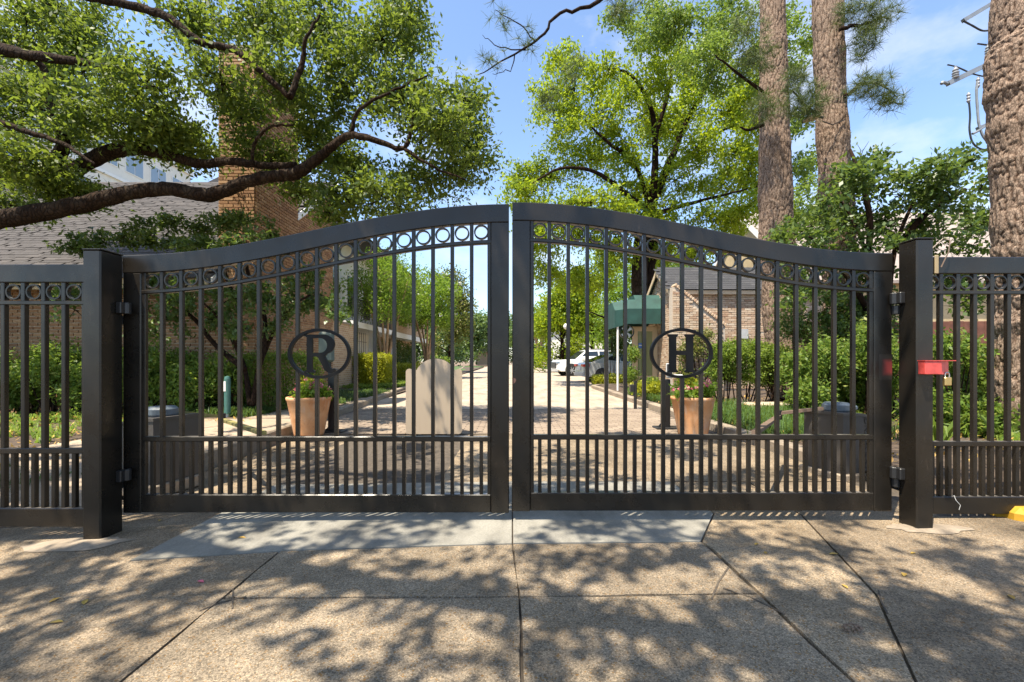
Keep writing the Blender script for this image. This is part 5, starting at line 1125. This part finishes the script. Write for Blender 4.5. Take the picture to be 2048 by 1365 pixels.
def post_thing(name, lab, x, y, h, w=0.06):
    t = thing(name, lab, 'sign post', (x, y, 0)); MB().bbox(x-w, x+w, y-w, y+w, 0.02, h, 0.008).build('post', M['black'], t); MB().bbox(x-0.17, x+0.17, y-0.13, y+0.13, 0.0, 0.03, 0.006).build('base_plate', M['black'], t)
    MB().prism([(x-w, 0.03), (x-w-0.06, 0.03), (x-w, 0.1)], 'y', y-0.01, y+0.01).build('gusset', M['black'], t); return t
t = post_thing('sign_post', 'black post with grey green sign behind the R oval', -2.68, 6.75, 0.95)
MB().tube([(-2.73,6.75,0.95), (-2.73,6.75,1.5)], 0.02, 8).build('mast', M['black'], t); MB().bbox(-2.86, -2.63, 6.62, 6.70, 1.05, 1.5, 0.03).build('sign_panel', M['greygreen'], t)
t = post_thing('keypad_post', 'black post with small keypad behind the H oval', 2.42, 7.1, 0.78)
MB().bbox(2.40, 2.50, 7.0, 7.03, 0.85, 1.03, 0.012).build('keypad_frame', M['grey'], t); MB().bbox(2.41, 2.49, 6.99, 7.002, 0.86, 1.02, 0.008).build('keypad_face', M['black'], t); MB().bbox(2.44, 2.68, 7.04, 7.14, 0.80, 0.855, 0.012).build('card_tray', M['grey'], t)
t = thing('sensor_post', 'thin black post with small box beside the right kerb', 'sensor post', (2.74, 10.0, 0)); MB().tube([(2.74,10,0), (2.74,10,0.62)], 0.035, 10).build('post', M['black'], t); MB().bbox(2.62, 2.71, 9.95, 10.05, 0.38, 0.54, 0.008).build('sensor_box', M['black'], t)
t = thing('utility_marker', 'green plastic utility post in the left planting bed', 'utility post', P(455,835,7.7)); MB().lathe([(0.05,0.0),(0.05,0.6),(0.04,0.64),(0.0,0.65)], (-4.87, 7.7, 0.16), 16).build('tube', M['utilgreen'], t); MB().lathe([(0.03,-0.12),(0.03,0.0)], (-4.87, 7.7, 0.16), 10).build('stake', M['grey'], t); MB().bbox(-4.905, -4.865, 7.645, 7.655, 0.55, 0.72, 0.001).build('marker_label', M['white'], t)
yk = thing('yellow_kerb_block', 'yellow painted kerb block below the right fence end', 'kerb block', (3.65, 3.08, 0)); MB().bbox(3.37, 4.6, 2.98, 3.25, -0.1, 0.085, 0.04).build('block', M['yellow'], yk)

# ------------------------------------------------------------------ vehicles
def car(name, lab, loc, rz, kind, paint, group):
    t = thing(name, lab, 'car', (0,0,0), group)
    if kind == 'suv':
        Lh, W, body = 2.65, 1.0, [(-2.65,0.45),(-2.62,0.95),(-2.45,1.12),(-1.2,1.18),(2.55,1.18),(2.66,1.0),(2.66,0.45),(2.3,0.32),(-2.4,0.32)]
        cabin = [(-1.35,1.17),(-0.55,1.78),(-0.2,1.86),(2.2,1.86),(2.5,1.72),(2.62,1.17)]; wx, wr = (-1.65, 1.6), 0.40; glasses = [[(-1.08,1.22),(-0.5,1.7),(0.35,1.74),(0.35,1.22)],[(0.45,1.22),(0.45,1.74),(1.35,1.74),(1.35,1.22)],[(1.45,1.22),(1.45,1.74),(2.2,1.72),(2.4,1.25)]]
    else:
        Lh, W, body = 2.35, 0.9, [(-2.35,0.45),(-2.32,0.85),(-2.2,0.98),(-1.6,1.0),(1.1,0.98),(2.15,0.80),(2.36,0.6),(2.36,0.38),(2.2,0.25),(-2.2,0.27)]
        cabin = [(-1.95,0.98),(-1.0,1.36),(-0.5,1.45),(0.2,1.44),(0.55,1.36),(1.35,0.97)]; wx, wr = (-1.4, 1.42), 0.33; glasses = [[(-1.45,1.02),(-0.95,1.28),(-0.6,1.36),(-0.5,1.02)],[(-0.42,1.02),(-0.5,1.37),(0.1,1.38),(0.12,1.02)],[(0.2,1.02),(0.18,1.38),(0.5,1.32),(1.1,1.02)]]
    def loft(prof, w0, w1, zlo, zhi, nm, mat, par):
        mb = MB(); n = len(prof)
        for s_ in (-1, 1):
            for inset, f in ((0, 0.0), (0.06, 1.0)):
                for x, z in prof:
                    k = (z-zlo)/(zhi-zlo); w = w0+(w1-w0)*k; cxm = sum(p[0] for p in prof)/n
                    mb.v.append((x if f == 0 else x, s_*(w if f == 0 else w), z)) if False else None
        rings = []
        for yy, sh_ in ((-1, 0.94), (-0.94, 1.0), (0.94, 1.0), (1, 0.94)):
            ring = []
            cx = sum(p[0] for p in prof)/n; cz = sum(p[1] for p in prof)/n
            for x, z in prof:
                k = max(0, min(1, (z-zlo)/(zhi-zlo))); w = w0+(w1-w0)*k; ring.append((cx+(x-cx)*(1 if sh_ == 1 else 0.985), yy*w, cz+(z-cz)*(1 if sh_ == 1 else sh_)))
            rings.append(ring)
        for r_ in rings: mb.v += r_
        for i in range(3): mb.f += [(i*n+k, i*n+(k+1) % n, (i+1)*n+(k+1) % n, (i+1)*n+k) for k in range(n)]
        mb.f += [tuple(range(n))[::-1], tuple(range(3*n, 4*n))]; return mb.build(nm, mat, par)
    zl, zh = min(p[1] for p in body), max(p[1] for p in body)
    bd = loft(body, W, W*0.97, zl, zh, 'body', paint, t); cb = loft(cabin, W*0.95, W*0.74, cabin[0][1], max(p[1] for p in cabin), 'cabin', paint, t)
    zc0, zc1 = cabin[0][1], max(p[1] for p in cabin)
    for sd in (-1, 1):
        for g in glasses:
            mb = MB(); f = lambda z: sd*((W*0.95+(W*0.74-W*0.95)*(z-zc0)/(zc1-zc0))+0.004)
            mb.v = [(x, f(z), z) for x, z in g]+[(x, f(z)-sd*0.05, z) for x, z in g]; n = len(g); mb.f = [tuple(range(n)), tuple(range(2*n-1, n-1, -1))]+[(i, (i+1) % n, n+(i+1) % n, n+i) for i in range(n)]; mb.build('side_window', M['glass'], t)
        for x in wx:
            w_ = MB().lathe([(wr*0.6,-0.11),(wr,-0.1),(wr,0.1),(wr*0.6,0.11)], (x, sd*(W-0.09), wr), 28, 'y').build('wheel', M['rubber'], t)
            MB().lathe([(wr*0.62,-0.02),(wr*0.6,0.02)], (x, sd*(W+0.015), wr), 20, 'y').build('rim', M['black'], w_)
            for k in range(7): a = k*2*math.pi/7; MB().bar((x, sd*(W+0.04), wr), (x+wr*0.6*math.cos(a), sd*(W+0.04), wr+wr*0.6*math.sin(a)), 0.03, 0.05).build('spoke', M['steel'], w_)
            MB().lathe([(wr*1.14,-0.012),(wr*1.14,0.012)], (x, sd*(W-0.002), wr+0.02), 28, 'y').build('wheel_arch', M['black'], t)
        xm_ = glasses[0][0][0]+0.25 if kind == 'suv' else 0.85; MB().bbox(xm_-0.1, xm_+0.1, min(sd*W, sd*(W+0.18)), max(sd*W, sd*(W+0.18)), zc0+0.05, zc0+0.2, 0.03).build('mirror', paint, t)
    if kind == 'suv':
        MB().box(-2.69, -2.62, -0.6, 0.6, 0.55, 0.98).build('grille', M['black'], t)
        for sd in (-1, 1): MB().box(-2.68, -2.5, min(sd*0.66, sd*0.985), max(sd*0.66, sd*0.985), 0.88, 1.02).build('headlight', M['skyglass'], t); MB().box(2.6, 2.69, min(sd*0.8, sd*0.98), max(sd*0.8, sd*0.98), 0.8, 1.5).build('tail_light', M['taillight'], t)
        mb = MB(); mb.v = [(-1.36,-0.85,1.2),(-1.36,0.85,1.2),(-0.6,0.72,1.77),(-0.6,-0.72,1.77)]; mb.f = [(0,3,2,1)]; mb.build('windscreen', M['glass'], t); MB().box(-2.67,-2.6,-0.95,0.95,0.33,0.5).build('bumper', M['grey'], t)
        for sd in (-1, 1): MB().tube([(-0.2, sd*0.72, 1.9), (2.1, sd*0.72, 1.9)], 0.025, 6).build('roof_rail', M['black'], t)
    else:
        for sd in (-1, 1): MB().box(-2.37, -2.05, min(sd*0.45, sd*0.9), max(sd*0.45, sd*0.9), 0.78, 0.9).build('tail_light', M['taillight'], t); MB().box(2.1, 2.36, min(sd*0.5, sd*0.88), max(sd*0.5, sd*0.88), 0.58, 0.72).build('headlight', M['skyglass'], t)
        MB().box(-2.38, -2.33, -0.3, 0.3, 0.6, 0.75).build('number_plate', M['white'], t); MB().box(-2.39, -2.2, -0.88, 0.88, 0.3, 0.48).build('bumper', M['grey'], t)
        mb = MB(); mb.v = [(-1.9,-0.8,1.02),(-1.9,0.8,1.02),(-1.05,0.68,1.36),(-1.05,-0.68,1.36)]; mb.f = [(0,3,2,1)]; o_ = mb.build('rear_window', M['glass'], t); o_.location.z += 0.012
    t.location = loc; t.rotation_euler = (0, 0, rz); return t
GC = 'cars parked right of the road'
car('parked_car', 'white large parked car with its front towards the road', (5.6, 32.6, 0), R(10), 'suv', M['carwhite'], GC)
car('parked_car', 'silver parked saloon with red tail light, in front of the white car', (5.75, 23.2, 0), R(6), 'sedan', M['carsilver'], GC)
car('parked_car', 'distant silver car beside the far crape myrtle', (3.2, 74, 0), R(95), 'suv', M['carsilver'], GC)
box_hedge('low_edging', 'low yellow green edging plants in front of the silver car', 3.55, 5.0, 18.75, 19.6, 0.4, 2200, M['limeleaf'], L=0.1, W=0.06)
shrub('bedding_plants', 'yellow green bedding plants below the open door', pxc([(1280,775,12,8),(1300,785,14,8),(1315,775,12,9),(1305,800,14,8)], 11.5, 0.3), 2500, 0.07, 0.04, M['limeleaf'], 'plant', False, base=0.1)
shrub('bedding_plants', 'tall leafy plant beside the open door stile', pxc([(1266,710,8,18),(1262,750,10,16),(1300,765,20,8)], 14.6, 0.2), 2200, 0.08, 0.045, M['shrubleaf'], 'plant', False, base=0.1)
shrub('wall_vine', 'brownish vine on the guard house wall behind the letter H', pxc([(1375,700,16,28),(1395,690,14,26),(1365,750,14,20),(1410,670,14,12)], 13.3, 0.1), 2600, 0.07, 0.04, M['rustleaf'], 'vine', True, base=0.1)
shrub('tall_shrub', 'dark green foliage beside the silver car, left of the elm trunk', pxc([(1235,690,20,20),(1250,660,16,18),(1225,655,14,16)], 21, 0.5), 2500, 0.14, 0.08, M['farleaf'], 'shrub', True, base=0.0)

# ------------------------------------------------------------------ far small things
fh = thing('far_house', 'small pinkish brick house at the far end of the road', 'house', (-6, 112, 0)); MB().box(-9, -2.5, 112, 118, 0, 3.2).build('wall', M['pinkbrick'], fh); MB().prism([(-9.5, 3.2), (-2, 3.2), (-5.8, 5.2)], 'y', 111.5, 118.5).build('roof', M['paleroof'], fh); MB().box(-5.2, -3.2, 111.9, 111.99, 0, 2.2).build('garage_door', M['white'], fh)
wh_ = thing('cream_house', 'cream house partly hidden by bright trees beyond the cars', 'house', (7.5, 62, 0)); MB().box(5.6, 12, 60, 68, 0, 5.2).build('wall', M['cream'], wh_); MB().prism([(5.2, 5.2), (12.4, 5.2), (8.8, 7.6)], 'y', 59.6, 68.4).build('roof', M['slate'], wh_)
for k in range(3): w_ = MB().box(6.2+k*1.6, 7.1+k*1.6, 59.94, 60.0, 1.0, 3.0).build('window', M['white'], wh_); MB().box(6.28+k*1.6, 7.02+k*1.6, 59.9, 59.94, 1.08, 2.92).build('pane', M['glass'], w_)
lp_ = thing('street_lamp', 'white globe lamp on a thin post behind the white car', 'lamp', (4.9, 40, 0)); MB().tube([(4.85,40,0), (4.85,40,3.8)], [0.08,0.05], 8).build('post', M['black'], lp_); MB().lathe([(0.1,-0.25),(0.27,-0.1),(0.3,0.05),(0.2,0.24),(0.0,0.3)], (4.85, 40, 4.1), 16).build('globe', M['white'], lp_, True)
# utility pole hardware beside the thick pine
up = thing('utility_pole', 'utility pole with crossarms and insulators behind the thick right pine', 'utility pole', (13.9, 12, 0)); UY = 12.0
MB().tube([(13.9,UY,-0.1), (13.85,UY,13.5)], [0.17,0.13], 12).build('pole', M['elmbark'], up)
def upb(a, b, w, nm='crossarm', mat='galv'): return MB().bar(P(*a, UY-0.2), P(*b, UY-0.2), w, w).build(nm, M[mat], up)
upb((1895,168),(1990,122),0.11); upb((1926,42),(2010,-8),0.09); upb((1955,258),(2010,235),0.09)
for x, y in ((1911,145),(1977,100)):
    p = P(x, y, UY-0.25); MB().lathe([(0.05,-0.16),(0.075,-0.14),(0.05,-0.11),(0.08,-0.08),(0.05,-0.05),(0.08,-0.02),(0.05,0.02),(0.07,0.05),(0.03,0.12),(0.03,0.16)], p, 14).build('insulator', M['porcelain'], up)
for pth, r in (([(1895,168),(1887,165),(1883,168)], 0.04), ([(1926,42),(1945,52),(1965,62),(1985,60)], 0.022), ([(1957,155),(1953,180),(1955,220),(1958,250),(1966,272),(1976,285)], 0.03), ([(1937,195),(1940,230),(1939,260),(1945,285),(1960,298),(1980,300)], 0.022), ([(1895,130),(1915,135),(1945,148),(1975,155)], 0.018), ([(1955,88),(1970,90),(1985,92)], 0.02), ([(1945,268),(1957,262),(1980,245)], 0.03)):
    p, rr_ = smooth_path([P(x, y, UY-0.22) for x, y in pth], [r]*len(pth), 5); MB().tube(p, rr_, 7).build('cable', M['black'] if r < 0.025 else M['galv'], up)
for x, y in ((1937,195),(1956,165)): MB().lathe([(0.02,-0.15),(0.045,-0.1),(0.03,-0.06),(0.045,-0.02),(0.03,0.02),(0.045,0.06),(0.02,0.12)], P(x, y, UY-0.22), 10).build('insulator', M['porcelain'], up)

# ------------------------------------------------------------------ litter on the apron
def litter(name, px, py, s, mat, lab, cat, grp=None, a=None):
    x, y = gp(px, py); a = random.uniform(0, 6.28) if a is None else a; mb = MB(); pr = [(-1,0,0),(-0.5,0.38,0.25),(0.1,0.5,0.35),(0.7,0.25,0.15),(1.1,0,0.05),(0.7,-0.28,0.2),(0,-0.45,0.4),(-0.6,-0.3,0.2)]
    for u, v, z in pr: mb.v.append((x+s*(u*math.cos(a)-v*math.sin(a)), y+s*(u*math.sin(a)+v*math.cos(a)), gz(x)+0.004+s*z*0.6))
    mb.v.append((x, y, gz(x)+0.005)); mb.f = [(i, (i+1) % 8, 8) for i in range(8)]; o = mb.build(name, mat); tag(o, lab, cat, grp)
for px, py, where in ((110,1189,'yellow fallen leaf below the left fence, topmost of three near the left edge'),(170,1196,'orange fallen leaf right of the other two near the left edge'),(113,1236,'round yellow leaf lowest of the three near the left edge'),(483,1073,'fallen leaf on the grey threshold strip left of the middle joint'),
        (1513,1090,'fallen leaf just right of the threshold strip end'),(1531,1107,'fallen leaf right of the threshold strip, lower of two'),(1808,1151,'bright yellow leaf in front of the right gate post'),(2022,1196,'fallen leaf near the right picture edge'),(1826,1108,'small tan leaf close before the right gate post'),(320,1030,'fallen leaf under the left end of the gate'),(1668,1110,'small yellow leaf beside the slanting right joint'),(1690,1175,'curled tan leaf left of the slanting right joint')):
    litter('fallen_leaf', px, py, random.uniform(0.016, 0.026), M['dryleaf'], where, 'leaf', 'yellow leaves on the apron')
litter('fallen_petal', 401, 1162, 0.022, M['petal'], 'magenta petal lying on the left of the apron', 'petal')
pcn = thing('pine_cone', 'brown pine cone scrap in a rust stain on the right of the apron', 'pine cone', (*gp(1700,1263), 0.0)); x, y = gp(1703, 1263)
mb = MB()
for i in range(26): a = i*2.4; t_ = i/25; r_ = 0.012*math.sin(math.pi*min(1, t_*0.9+0.1))+0.003; cx_ = x-0.035+0.07*t_; mb.quadbox([(cx_, y+r_*math.cos(a)-0.004, 0.014+r_*math.sin(a)-0.003), (cx_+0.01, y+r_*math.cos(a)-0.004, 0.014+r_*math.sin(a)-0.003), (cx_+0.01, y+r_*math.cos(a)+0.004, 0.014+r_*math.sin(a)-0.003), (cx_, y+r_*math.cos(a)+0.004, 0.014+r_*math.sin(a)-0.003), (cx_, y+r_*math.cos(a)-0.003, 0.014+r_*math.sin(a)+0.003), (cx_+0.008, y+r_*math.cos(a)-0.003, 0.014+r_*math.sin(a)+0.003), (cx_+0.008, y+r_*math.cos(a)+0.003, 0.014+r_*math.sin(a)+0.003), (cx_, y+r_*math.cos(a)+0.003, 0.014+r_*math.sin(a)+0.003)])
o = mb.build('scales', M['oparm'], pcn)
